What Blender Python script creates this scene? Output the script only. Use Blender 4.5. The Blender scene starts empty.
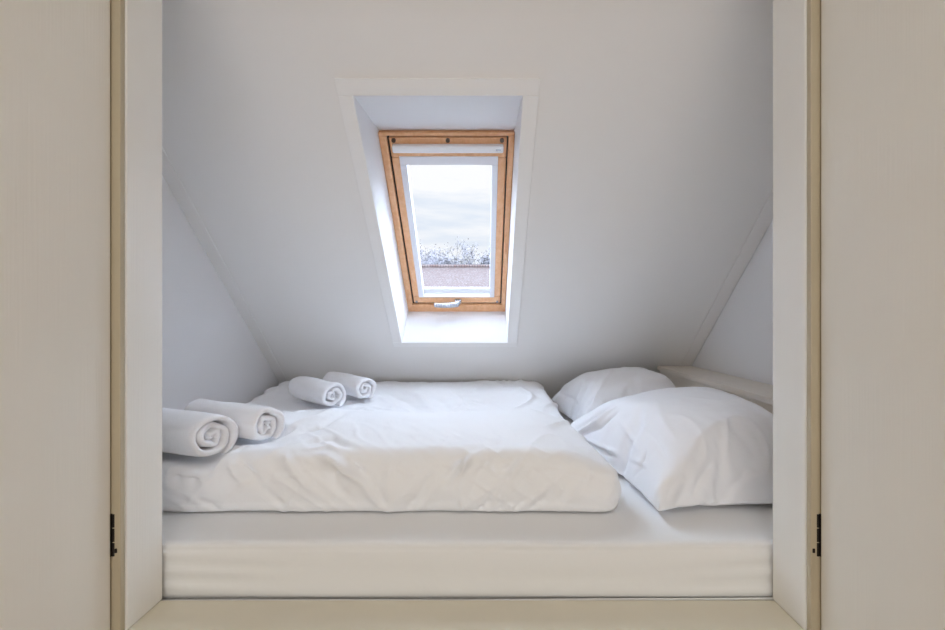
import bpy, bmesh, math, random
from mathutils import Vector, Matrix, noise
from mathutils.bvhtree import BVHTree
PI = math.pi
C = bpy.context.scene.collection
CZ = 1.35          # eye height above the landing floor
F = 450.0          # focal length in pixels of the 945 px frame

# ------------------------------------------------------------------ materials
def mat(name, col, rough=0.5, coat=0.0, bump=None, vary=0.0, vscale=3.0, metal=0.0, sheen=0.0, spec=0.5, sss=0.0):
    m = bpy.data.materials.new(name); m.use_nodes = True
    nt = m.node_tree; b = nt.nodes['Principled BSDF']
    b.inputs['Base Color'].default_value = (*col, 1)
    b.inputs['Roughness'].default_value = rough
    b.inputs['Metallic'].default_value = metal
    b.inputs['Specular IOR Level'].default_value = spec
    b.inputs['Coat Weight'].default_value = coat
    b.inputs['Sheen Weight'].default_value = sheen
    tc = nt.nodes.new('ShaderNodeTexCoord')
    if vary > 0:
        n = nt.nodes.new('ShaderNodeTexNoise'); n.inputs['Scale'].default_value = vscale
        n.inputs['Detail'].default_value = 5
        nt.links.new(tc.outputs['Object'], n.inputs['Vector'])
        r = nt.nodes.new('ShaderNodeMapRange')
        r.inputs[1].default_value = 0.3; r.inputs[2].default_value = 0.7
        r.inputs[3].default_value = 1 - vary; r.inputs[4].default_value = 1 + vary
        nt.links.new(n.outputs['Fac'], r.inputs[0])
        mx = nt.nodes.new('ShaderNodeVectorMath'); mx.operation = 'SCALE'
        mx.inputs[0].default_value = col
        nt.links.new(r.outputs[0], mx.inputs['Scale'])
        nt.links.new(mx.outputs[0], b.inputs['Base Color'])
    if bump:
        last = None
        for (sx, sy, sz), det, st, dist in bump:
            mp = nt.nodes.new('ShaderNodeMapping'); mp.inputs['Scale'].default_value = (sx, sy, sz)
            nt.links.new(tc.outputs['Object'], mp.inputs['Vector'])
            n = nt.nodes.new('ShaderNodeTexNoise'); n.inputs['Scale'].default_value = 1.0
            n.inputs['Detail'].default_value = det
            nt.links.new(mp.outputs[0], n.inputs['Vector'])
            bp = nt.nodes.new('ShaderNodeBump'); bp.inputs['Strength'].default_value = st
            bp.inputs['Distance'].default_value = dist
            nt.links.new(n.outputs['Fac'], bp.inputs['Height'])
            if last: nt.links.new(last.outputs[0], bp.inputs['Normal'])
            last = bp
        nt.links.new(last.outputs[0], b.inputs['Normal'])
    return m

def wood_mat(name, c1, c2, rough=0.35):
    m = mat(name, c1, rough, coat=0.3)
    nt = m.node_tree; b = nt.nodes['Principled BSDF']
    tc = nt.nodes.new('ShaderNodeTexCoord')
    mp = nt.nodes.new('ShaderNodeMapping'); mp.inputs['Scale'].default_value = (60, 3.0, 60)
    nt.links.new(tc.outputs['Object'], mp.inputs['Vector'])
    n = nt.nodes.new('ShaderNodeTexNoise'); n.inputs['Scale'].default_value = 1; n.inputs['Detail'].default_value = 4
    n.inputs['Distortion'].default_value = 0.6
    nt.links.new(mp.outputs[0], n.inputs['Vector'])
    cr = nt.nodes.new('ShaderNodeValToRGB')
    cr.color_ramp.elements[0].position = 0.3; cr.color_ramp.elements[0].color = (*c1, 1)
    cr.color_ramp.elements[1].position = 0.75; cr.color_ramp.elements[1].color = (*c2, 1)
    nt.links.new(n.outputs['Fac'], cr.inputs[0]); nt.links.new(cr.outputs[0], b.inputs['Base Color'])
    return m

M = {}
M['ceil'] = mat('matt off-white paint', (0.86, 0.85, 0.84), 0.75, bump=[((7, 7, 7), 3, 0.25, 0.004), ((90, 90, 90), 3, 0.12, 0.001)], vary=0.012, vscale=1.2)
M['wall'] = mat('cool white wall paint', (0.85, 0.85, 0.87), 0.8, bump=[((60, 60, 60), 3, 0.12, 0.001)])
M['trimw'] = mat('white satin paint', (0.81, 0.805, 0.80), 0.45, bump=[((30, 30, 30), 2, 0.08, 0.001)])
M['casing'] = mat('white casing paint', (0.90, 0.895, 0.89), 0.5)
M['lining'] = mat('bright white lining paint', (0.80, 0.80, 0.82), 0.5)
M['cream'] = mat('cream gloss paint', (0.765, 0.735, 0.67), 0.30, bump=[((260, 260, 5), 3, 0.22, 0.0015), ((6, 6, 6), 2, 0.2, 0.003)], vary=0.02, vscale=4)
M['jamb'] = mat('pale cream gloss jamb paint', (0.83, 0.81, 0.765), 0.32, coat=0.3, bump=[((240, 240, 4), 3, 0.25, 0.0015), ((8, 8, 5), 2, 0.2, 0.003)], vary=0.015, vscale=4)
M['rebate'] = mat('shaded cream paint', (0.47, 0.405, 0.29), 0.4, bump=[((200, 200, 4), 3, 0.2, 0.001)], vary=0.05, vscale=9)  # shade of the recess put into the colour, darker than the jamb paint
M['sill'] = mat('yellowish cream floor paint', (0.68, 0.63, 0.51), 0.35, bump=[((5, 120, 120), 3, 0.12, 0.001), ((9, 9, 9), 2, 0.2, 0.002)], vary=0.03, vscale=6)
M['ledge'] = mat('cream ledge paint', (0.74, 0.68, 0.60), 0.3, bump=[((120, 4, 120), 3, 0.15, 0.001), ((9, 9, 9), 2, 0.2, 0.002)], vary=0.03, vscale=6)
M['landing'] = mat('warm landing wall paint', (0.80, 0.77, 0.72), 0.8)
M['landfloor'] = wood_mat('landing floor boards', (0.45, 0.32, 0.2), (0.55, 0.4, 0.26), 0.4)
M['pine'] = wood_mat('varnished pine', (0.70, 0.36, 0.17), (0.80, 0.47, 0.26))
M['gasket'] = mat('black rubber gasket', (0.03, 0.025, 0.02), 0.7)
M['whitemetal'] = mat('white lacquered metal', (0.85, 0.86, 0.88), 0.3)
M['rail'] = mat('pale grey lacquered metal', (0.74, 0.75, 0.80), 0.35)
M['alu'] = mat('brushed aluminium', (0.55, 0.58, 0.64), 0.25, metal=0.8)
M['screw'] = mat('dark screw', (0.1, 0.07, 0.05), 0.5)
M['iron'] = mat('blackened hinge iron', (0.02, 0.015, 0.012), 0.5, metal=0.5)
M['sheet'] = mat('white cotton sheet', (0.81, 0.81, 0.81), 0.85, sheen=0.15, bump=[((11, 3.2, 11), 3, 0.22, 0.010), ((900, 900, 900), 1, 0.1, 0.0004)])
M['duvet'] = mat('white cotton duvet cover', (0.895, 0.90, 0.925), 0.8, sheen=0.15, bump=[((16, 9, 16), 4, 0.35, 0.012), ((800, 800, 800), 1, 0.1, 0.0004)])
M['pillow'] = mat('white cotton pillow case', (0.87, 0.875, 0.91), 0.8, sheen=0.15, bump=[((13, 20, 13), 4, 0.28, 0.010), ((800, 800, 800), 1, 0.1, 0.0004)])
M['towel'] = mat('white terry towel', (0.88, 0.88, 0.91), 0.95, sheen=0.3, bump=[((420, 420, 420), 3, 0.5, 0.003), ((40, 40, 40), 3, 0.3, 0.006)])
M['towelshade'] = mat('grey towel selvedge', (0.50, 0.47, 0.50), 0.95, bump=[((420, 420, 420), 3, 0.5, 0.003)])
g = bpy.data.materials.new('window glass'); g.use_nodes = True
b = g.node_tree.nodes['Principled BSDF']; b.inputs['Base Color'].default_value = (1, 1, 1, 1)
b.inputs['Transmission Weight'].default_value = 1; b.inputs['Roughness'].default_value = 0.0; b.inputs['IOR'].default_value = 1.02
M['glass'] = g
M['brick'] = mat('pinkish brick', (0.14, 0.10, 0.09), 0.9, vary=0.2, vscale=14)
M['bark'] = mat('grey bark', (0.09, 0.085, 0.09), 0.9)
M['leaf'] = mat('dull winter leaves', (0.15, 0.14, 0.155), 0.9)
M['ground'] = mat('grass ground', (0.1, 0.11, 0.08), 0.9, vary=0.1, vscale=1)
# roof tiles : rows and columns as bump and slight colour change
def tile_mat():
    m = mat('weathered red roof tiles', (0.40, 0.27, 0.24), 0.85)
    nt = m.node_tree; b = nt.nodes['Principled BSDF']
    tc = nt.nodes.new('ShaderNodeTexCoord')
    mp = nt.nodes.new('ShaderNodeMapping'); mp.inputs['Scale'].default_value = (3.3, 3.3, 3.3)
    nt.links.new(tc.outputs['Object'], mp.inputs['Vector'])
    br = nt.nodes.new('ShaderNodeTexBrick'); br.inputs['Color1'].default_value = (0.105, 0.060, 0.052, 1)
    br.inputs['Color2'].default_value = (0.14, 0.105, 0.098, 1); br.inputs['Mortar'].default_value = (0.022, 0.018, 0.018, 1)
    br.inputs['Scale'].default_value = 1.0; br.inputs['Mortar Size'].default_value = 0.05
    nt.links.new(mp.outputs[0], br.inputs['Vector']); nt.links.new(br.outputs['Color'], b.inputs['Base Color'])
    return m
M['tile'] = tile_mat()

# ------------------------------------------------------------------ helpers
def link(name, bm, m, parent=None, smooth=False, bevel=0.0, loc=None, rot=None, segs=2):
    me = bpy.data.meshes.new(name); bmesh.ops.recalc_face_normals(bm, faces=bm.faces)
    bm.to_mesh(me); bm.free()
    o = bpy.data.objects.new(name, me); C.objects.link(o)
    me.materials.append(m)
    if smooth:
        for p in me.polygons: p.use_smooth = True
    if bevel > 0:
        md = o.modifiers.new('bevel', 'BEVEL'); md.width = bevel; md.segments = segs; md.limit_method = 'ANGLE'
        md.angle_limit = math.radians(40); md.harden_normals = False
        for p in me.polygons: p.use_smooth = True
        o.modifiers.new('wn', 'WEIGHTED_NORMAL')
    if parent: o.parent = parent
    if loc: o.location = loc
    if rot: o.rotation_euler = rot
    return o
def empty(name, loc=(0, 0, 0), rot=(0, 0, 0)):
    o = bpy.data.objects.new(name, None); C.objects.link(o); o.location = loc; o.rotation_euler = rot
    o.empty_display_size = 0.1
    return o
def tag(o, label, cat, group=None):
    o['label'] = label; o['category'] = cat
    if group: o['group'] = group
    return o
def struct_(o):
    o['kind'] = 'structure'; return o
def box(bm, x0, x1, y0, y1, z0, z1, mtx=None):
    vs = [Vector((x, y, z)) for x in (x0, x1) for y in (y0, y1) for z in (z0, z1)]
    if mtx: vs = [mtx @ v for v in vs]
    v = [bm.verts.new(p) for p in vs]
    for f in ((0, 1, 3, 2), (4, 6, 7, 5), (0, 4, 5, 1), (2, 3, 7, 6), (0, 2, 6, 4), (1, 5, 7, 3)):
        bm.faces.new([v[i] for i in f])
def prism(bm, pts, d):           # polygon pts (3D) extruded by d
    a = [bm.verts.new(Vector(p)) for p in pts]; b_ = [bm.verts.new(Vector(p) + Vector(d)) for p in pts]
    bm.faces.new(a); bm.faces.new(b_[::-1])
    n = len(pts)
    for i in range(n): bm.faces.new([a[i], b_[i], b_[(i + 1) % n], a[(i + 1) % n]])
def cyl(bm, p, q, r, n=16, r2=None):
    p = Vector(p); q = Vector(q); ax = (q - p)
    z = ax.normalized(); x = z.orthogonal().normalized(); y = z.cross(x)
    r2 = r if r2 is None else r2
    A = [bm.verts.new(p + (x * math.cos(t) + y * math.sin(t)) * r) for t in [2 * PI * k / n for k in range(n)]]
    B = [bm.verts.new(q + (x * math.cos(t) + y * math.sin(t)) * r2) for t in [2 * PI * k / n for k in range(n)]]
    bm.faces.new(A[::-1]); bm.faces.new(B)
    for i in range(n): bm.faces.new([A[i], A[(i + 1) % n], B[(i + 1) % n], B[i]])

# ------------------------------------------------------------------ the alcove shell
T = 0.953                         # slope of the roof (dz/dy)
SL = math.sqrt(1 + T * T)
def zc(y): return 1.873 - T * y   # underside of the sloping ceiling (relative to the eye)
XL, XR = -1.048, 1.036
HX0, HX1 = -0.371, 0.117          # skylight opening
HYT, HYB = 1.297, 2.09            # where the opening meets the ceiling
NP = Vector((0, T / SL, 1 / SL))  # outward normal of the roof
DS = Vector((0, 1 / SL, -T / SL)) # down the slope
TH = 0.27
# sloping ceiling with its opening, one closed slab; opening ends splayed to the window
def ceiling():
    bm = bmesh.new()
    y0, y1 = 0.74, 2.66
    xs = [XL - 0.12, HX0 - 0.014, HX1 + 0.014, XR + 0.12]
    iy = [y0, HYT - 0.01, HYB + 0.01, y1]
    def P(x, y): return Vector((x, y, zc(y)))
    inner = [[bm.verts.new(P(x, y)) for x in xs] for y in iy]
    top = Vector((0, 1.60, 0.665)) ; bot = Vector((0, 2.285, 0.0))
    def outY(y, k):
        p = P(0, y) + NP * TH
        return p
    outer = []
    for k, y in enumerate(iy):
        if k == 1: c = Vector((0, 1.612, 2.18 - T * 1.612)) + NP * 0.05 - DS * 0.03
        elif k == 2: c = Vector((0, 2.285, 2.18 - T * 2.285)) + NP * 0.05 + DS * 0.01
        else: c = outY(y, k)
        outer.append([bm.verts.new(Vector((x, c.y, c.z))) for x in xs])
    for j in range(3):
        for i in range(3):
            if i == 1 and j == 1: continue
            bm.faces.new([inner[j][i], inner[j][i + 1], inner[j + 1][i + 1], inner[j + 1][i]])
            bm.faces.new([outer[j][i], outer[j + 1][i], outer[j + 1][i + 1], outer[j][i + 1]])
    for j in range(3):
        bm.faces.new([inner[j][0], inner[j + 1][0], outer[j + 1][0], outer[j][0]])
        bm.faces.new([inner[j][3], outer[j][3], outer[j + 1][3], inner[j + 1][3]])
    for i in range(3):
        bm.faces.new([inner[0][i], outer[0][i], outer[0][i + 1], inner[0][i + 1]])
        bm.faces.new([inner[3][i], inner[3][i + 1], outer[3][i + 1], outer[3][i]])
    bm.faces.new([inner[1][1], inner[2][1], outer[2][1], outer[1][1]])
    bm.faces.new([inner[1][2], outer[1][2], outer[2][2], inner[2][2]])
    bm.faces.new([inner[1][1], outer[1][1], outer[1][2], inner[1][2]])
    bm.faces.new([inner[2][1], inner[2][2], outer[2][2], outer[2][1]])
    struct_(link('ceiling', bm, M['ceil']))
ceiling()

def side_wall(name, x, d):
    bm = bmesh.new()
    prism(bm, [(x, 0.92, -1.35), (x, 2.66, -1.35), (x, 2.66, zc(2.66)), (x, 0.92, zc(0.92))], (d, 0, 0))
    struct_(link(name, bm, M['wall']))
side_wall('wall_left', XL, -0.11); side_wall('wall_right', XR, 0.11)

# flat cover strips in the corners between ceiling and side walls
def strip(name, x0, x1, ya, yb, th, m):
    bm = bmesh.new()
    a = Vector((0, ya, zc(ya))); b_ = Vector((0, yb, zc(yb)))
    prism(bm, [(x0, a.y, a.z), (x1, a.y, a.z), (x1, b_.y, b_.z), (x0, b_.y, b_.z)], -NP * th)
    return link(name, bm, m, bevel=0.003)
struct_(strip('trim_1', XL, XL + 0.048, 0.93, 2.64, 0.005, M['ceil']))
struct_(strip('trim_2', XR - 0.058, XR - 0.003, 0.93, 2.64, 0.005, M['ceil']))

bm = bmesh.new(); box(bm, XL - 0.11, XR + 0.11, 2.50, 2.64, -1.35, -0.60)
struct_(link('wall_rear', bm, M['wall']))
# casing around the skylight opening on the ceiling, four flat boards
def casing():
    r = struct_(empty('trim_3', (0, 0, 0)))
    ox0, ox1, oyt, oyb = -0.414, 0.163, 1.263, 2.112
    def board(pts):
        bm = bmesh.new(); prism(bm, [(x, y, zc(y)) for x, y in pts], -NP * 0.008)
        link('casing_board', bm, M['casing'], r, bevel=0.002)
    board([(ox0, oyt), (ox1, oyt), (ox1, HYT), (ox0, HYT)])
    board([(ox0, HYB), (ox1, HYB), (ox1, oyb), (ox0, oyb)])
    board([(ox0, HYT), (HX0, HYT), (HX0, HYB), (ox0, HYB)])
    board([(HX1, HYT), (ox1, HYT), (ox1, HYB), (HX1, HYB)])
casing()
# the window's plane
YT, YB = 1.603, 2.266
def wp(x, s, n=0.0):              # point on the window plane: s down the slope from the top, n outwards
    y = YT + s / SL
    return Vector((x, y, 2.18 - T * y)) + NP * n
LEN = (YB - YT) * SL
W = struct_(empty('window_1', wp((HX0 + HX1) / 2, LEN)))
def wlink(name, bm, m, parent=None, bevel=0.0, **k):
    par = parent or W
    o = link(name, bm, m, None, bevel=bevel, **k)
    o.parent = par; 
    base = W.location if par is W else Vector((0, 0, 0))
    if par is not W: base = W.location
    for v in o.data.vertices: v.co -= base
    return o
def wbox(bm, x0, x1, s0, s1, n0, n1):
    P = [wp(x, s, n) for x in (x0, x1) for s in (s0, s1) for n in (n0, n1)]
    v = [bm.verts.new(p) for p in P]
    for f in ((0, 1, 3, 2), (4, 6, 7, 5), (0, 4, 5, 1), (2, 3, 7, 6), (0, 2, 6, 4), (1, 5, 7, 3)):
        bm.faces.new([v[i] for i in f])
# lining boards
def lin(pts, d):
    bm = bmesh.new(); prism(bm, pts, d); wlink('lining_board', bm, M['lining'])
ct = Vector((0, HYT, zc(HYT))); cb = Vector((0, HYB, zc(HYB))); wt = wp(0, 0, 0.02); wb = wp(0, LEN, 0.02)
lin([(HX0, ct.y, ct.z), (HX1, ct.y, ct.z), (HX1, wt.y, wt.z), (HX0, wt.y, wt.z)], (0, 0, 0.009))
lin([(HX0, cb.y, cb.z), (HX1, cb.y, cb.z), (HX1, wb.y, wb.z), (HX0, wb.y, wb.z)], (0, 0.004, -0.008))
for x, d in ((HX0, -0.012), (HX1, 0.012)):
    lin([(x, ct.y, ct.z), (x, cb.y, cb.z), (x, wb.y, wb.z), (x, wt.y, wt.z)], (d, 0, 0))
# fixed frame in pine
def ring(name, x0, x1, s0, s1, wl, wr, wt_, wb_, n0, n1, m, parent=None, bevel=0.003):
    bm = bmesh.new()
    wbox(bm, x0, x1, s0, s0 + wt_, n0, n1); wbox(bm, x0, x1, s1 - wb_, s1, n0, n1)
    wbox(bm, x0, x0 + wl, s0 + wt_, s1 - wb_, n0, n1); wbox(bm, x1 - wr, x1, s0 + wt_, s1 - wb_, n0, n1)
    return wlink(name, bm, m, parent, bevel=bevel)
ring('window_frame', HX0, HX1, 0.0, LEN, 0.028, 0.022, 0.012, 0.050, 0.0, 0.09, M['pine'])
ring('gasket', HX0 + 0.026, HX1 - 0.020, 0.010, 0.870, 0.006, 0.006, 0.006, 0.008, 0.012, 0.08, M['gasket'], bevel=0)
SX0, SX1 = HX0 + 0.034, HX1 - 0.027
sash = ring('sash', SX0, SX1, 0.018, 0.857, 0.035, 0.036, 0.078, 0.046, 0.004, 0.05, M['pine'], bevel=0.005)
GX0, GX1 = SX0 + 0.035, SX1 - 0.036
ring('blind_rail', GX0 - 0.006, GX1 + 0.006, 0.090, 0.816, 0.024, 0.022, 0.034, 0.006, 0.001, 0.034, M['rail'], bevel=0.002)
ring('glazing_bead', GX0 + 0.014, GX1 - 0.013, 0.118, 0.814, 0.005, 0.005, 0.004, 0.030, 0.030, 0.042, M['whitemetal'], bevel=0.002)
bm = bmesh.new(); wbox(bm, GX0 - 0.004, GX1 + 0.004, 0.09, 0.83, 0.038, 0.042); wlink('pane', bm, M['glass'])
# ventilation bar across the top of the sash
bm = bmesh.new(); wbox(bm, SX0 + 0.012, SX1 - 0.012, 0.040, 0.067, -0.022, 0.004); vb = wlink('ventilation_bar', bm, M['whitemetal'], bevel=0.005)
bm = bmesh.new(); wbox(bm, SX1 - 0.040, SX1 - 0.022, 0.051, 0.056, -0.0228, -0.021); wlink('name_plate', bm, M['alu'], vb)
for x in (SX0 + 0.018, (SX0 + SX1) / 2, SX1 - 0.018):
    bm = bmesh.new(); cyl(bm, wp(x, 0.028, 0.006), wp(x, 0.028, -0.003), 0.0075, 14); wlink('screw', bm, M['screw'])
# handle at the foot of the sash
H = bmesh.new()
hx = -0.135
wbox(H, hx + 0.002, hx + 0.034, 0.826, 0.848, -0.010, 0.006)
hd = wlink('handle', H, M['alu'], bevel=0.004)
H = bmesh.new(); cyl(H, wp(hx + 0.016, 0.834, -0.006), wp(hx + 0.016, 0.826, -0.034), 0.012, 16)
for k in range(10):
    a = k / 10; b2 = (k + 1) / 10
    pa = wp(hx + 0.020 - 0.115 * a, 0.826 + 0.006 * a, -0.034 - 0.006 * math.sin(a * PI)); pb = wp(hx + 0.020 - 0.115 * b2, 0.826 + 0.006 * b2, -0.034 - 0.006 * math.sin(b2 * PI))
    cyl(H, pa, pb, 0.0140 - 0.003 * a, 14, 0.0140 - 0.003 * b2)
wlink('handle_lever', H, M['alu'], hd, smooth=True)
for x in (SX0 + 0.015, SX1 - 0.015):
    H = bmesh.new(); wbox(H, x - 0.005, x + 0.005, 0.84, 0.852, -0.001, 0.006); wlink('corner_plate', H, M['alu'])

# ------------------------------------------------------------------ landing in front of the alcove
JL, JR = -0.652, 0.593           # inner faces of the jambs
Y1, Y2 = 0.825, 0.92             # front and back of the jambs
SZ = -0.579                      # top of the threshold
OT = 0.86                        # head of the opening
def boxobj(name, m, *a, bevel=0.0, parent=None):
    bm = bmesh.new(); box(bm, *a); return link(name, bm, m, parent, bevel=bevel)
bm = bmesh.new()
box(bm, -2.1, JL - 0.075, 0.84, 0.92, -1.35, 1.15); box(bm, JR + 0.075, 2.1, 0.84, 0.92, -1.35, 1.15)
box(bm, JL - 0.075, JR + 0.075, 0.84, 0.92, OT + 0.03, 1.15); box(bm, JL - 0.075, JR + 0.075, 0.84, 0.92, -1.35, SZ - 0.04)
struct_(link('wall_front', bm, M['landing']))
struct_(boxobj('wall_landing_left', M['landing'], -2.2, -2.1, -1.5, 0.92, -1.35, 1.15))
struct_(boxobj('wall_landing_right', M['landing'], 2.1, 2.2, -1.5, 0.92, -1.35, 1.15))
struct_(boxobj('wall_back', M['landing'], -2.2, 2.2, -1.6, -1.5, -1.35, 1.15))
struct_(boxobj('ceiling_landing', M['ceil'], -2.2, 2.2, -1.6, 0.92, 1.15, 1.22))
struct_(boxobj('floor', M['landfloor'], -2.2, 2.2, -1.6, 2.75, -1.42, -1.35))
# threshold board, jambs with rebates
struct_(boxobj('trim_4', M['sill'], JL - 0.02, JR + 0.02, 0.775, Y2 - 0.001, SZ - 0.035, SZ, bevel=0.004))
def jamb(n, x, sgn):
    r = struct_(empty('trim_%d' % n, (x, Y1, SZ - 0.035)))
    def q(nm, m, xa, xb, ya, yb, bv, z0=SZ, z1=OT):
        bm = bmesh.new(); box(bm, *sorted((xa, xb)), ya, yb, z0, z1)
        o = link(nm, bm, m, r, bevel=bv)
        for v in o.data.vertices: v.co -= r.location
        return o
    q('jamb_lining', M['jamb'], x, x + sgn * 0.072, Y1, Y2, 0.0035)
    q('rebate_strip', M['rebate'], x + sgn * 0.0015, x + sgn * 0.072, Y1 - 0.012, Y1 - 0.0005, 0.002, SZ + 0.001)
    hs = q('screw_head', M['iron'], x + sgn * (0.0072 if sgn < 0 else 0.0040), x + sgn * (0.0112 if sgn < 0 else 0.0085), Y1 - 0.0135, Y1 - 0.010, 0.001, -0.428, -0.420)
jamb(5, JL, -1); jamb(6, JR, 1)
struct_(boxobj('trim_7', M['jamb'], JL - 0.072, JR + 0.072, Y1, Y2, OT, OT + 0.03, bevel=0.003))
# doors, swung open into the landing
def door(n, x, sgn, ang):
    r = struct_(empty('door_%d' % n, (x, Y1 - 0.014, SZ + 0.0)))
    bm = bmesh.new()
    w = 0.60
    box(bm, 0, w, -0.022, 0, -0.012, OT - SZ + 0.01)     # local: x = along door, y = thickness
    d = link('door_panel', bm, M['cream'], r, bevel=0.005, segs=4)
    for hz in (0.145, 1.20):
        h = bmesh.new(); box(h, -0.0035, 0.020, -0.0205, -0.001, hz, hz + 0.077)
        hh = link('hinge', h, M['iron'], r, bevel=0.001)
        h = bmesh.new()
        for a in range(3):
            cyl(h, (-0.004, 0.0008, hz + 0.026 * a), (-0.004, 0.0008, hz + 0.026 * a + 0.024), 0.0032, 12)
        link('hinge_knuckle', h, M['iron'], hh, smooth=False)
    # mirror for the right leaf
    if sgn < 0: r.rotation_euler = (0, 0, -PI / 2 - ang)
    else:
        r.rotation_euler = (0, 0, -PI / 2 + ang)
        for ch in list(r.children):
            for o in [ch] + list(ch.children):
                for v in o.data.vertices: v.co.y = -v.co.y
                o.data.flip_normals()
door(1, JL - 0.0155, -1, math.radians(6)); door(2, JR + 0.0155, 1, math.radians(6))

# ------------------------------------------------------------------ bed box and ledge
LX, LZ = 0.862, -0.245
MZ = -0.468                      # top of the mattress
bb = bmesh.new(); box(bb, XL + 0.004, LX - 0.004, Y2 + 0.008, 2.50, -0.625, -0.592)
tag(link('bed_base', bb, M['trimw'], bevel=0.004), 'white painted platform board under the mattress behind the threshold', 'bed base')
for (x0, x1) in ((-1.0, -0.95), (-0.1, -0.05), (0.78, 0.83)):
    pass
sup = bmesh.new()
for x in (-1.0, -0.1, 0.78): box(sup, x, x + 0.05, 0.95, 2.45, -1.35, -0.625)
struct_(link('trim_8', sup, M['trimw']))
lg = bmesh.new()
yb_ = (1.873 - LZ) / T - 0.004
box(lg, LX + 0.006, XR - 0.002, Y2 + 0.004, 2.20, -1.35, LZ - 0.022)
lt = link('ledge', lg, M['ledge'])
tb = bmesh.new(); prism(tb, [(LX, Y2 + 0.004, LZ), (LX, yb_, LZ), (LX, yb_ - 0.0, LZ - 0.022), (LX, Y2 + 0.004, LZ - 0.022)], (XR - 0.002 - LX, 0, 0))
link('ledge_top', tb, M['ledge'], lt, bevel=0.004)
tag(lt, 'cream painted boxed ledge running along the right wall behind the pillows', 'ledge')
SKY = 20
EXPO = 0.21
def LIGHTS(area):
    # added unseen fill lights: one behind the camera, one under the landing ceiling
    area('landing_fill_back', (0, -1.45, 0.05), (PI / 2, 0, 0), 1.8, 1.3, 13, (1.0, 0.985, 0.955))
    area('landing_fill_top', (0, -0.5, 1.10), (0, 0, 0), 1.0, 1.0, 6, (1.0, 0.965, 0.90))

# ------------------------------------------------------------------ bedding
# rolled towels: near end, far end, radius, flatness
TOWELS = [((-0.655, 1.10, -0.297), (-0.93, 1.175, -0.289), 0.069, .90), ((-0.572, 1.20, -0.293), (-0.84, 1.32, -0.291), 0.059, .96),
          ((-0.568, 1.73, -0.308), (-0.775, 1.905, -0.302), 0.060, .97), ((-0.480, 1.86, -0.304), (-0.685, 2.025, -0.296), 0.057, .98)]
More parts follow.
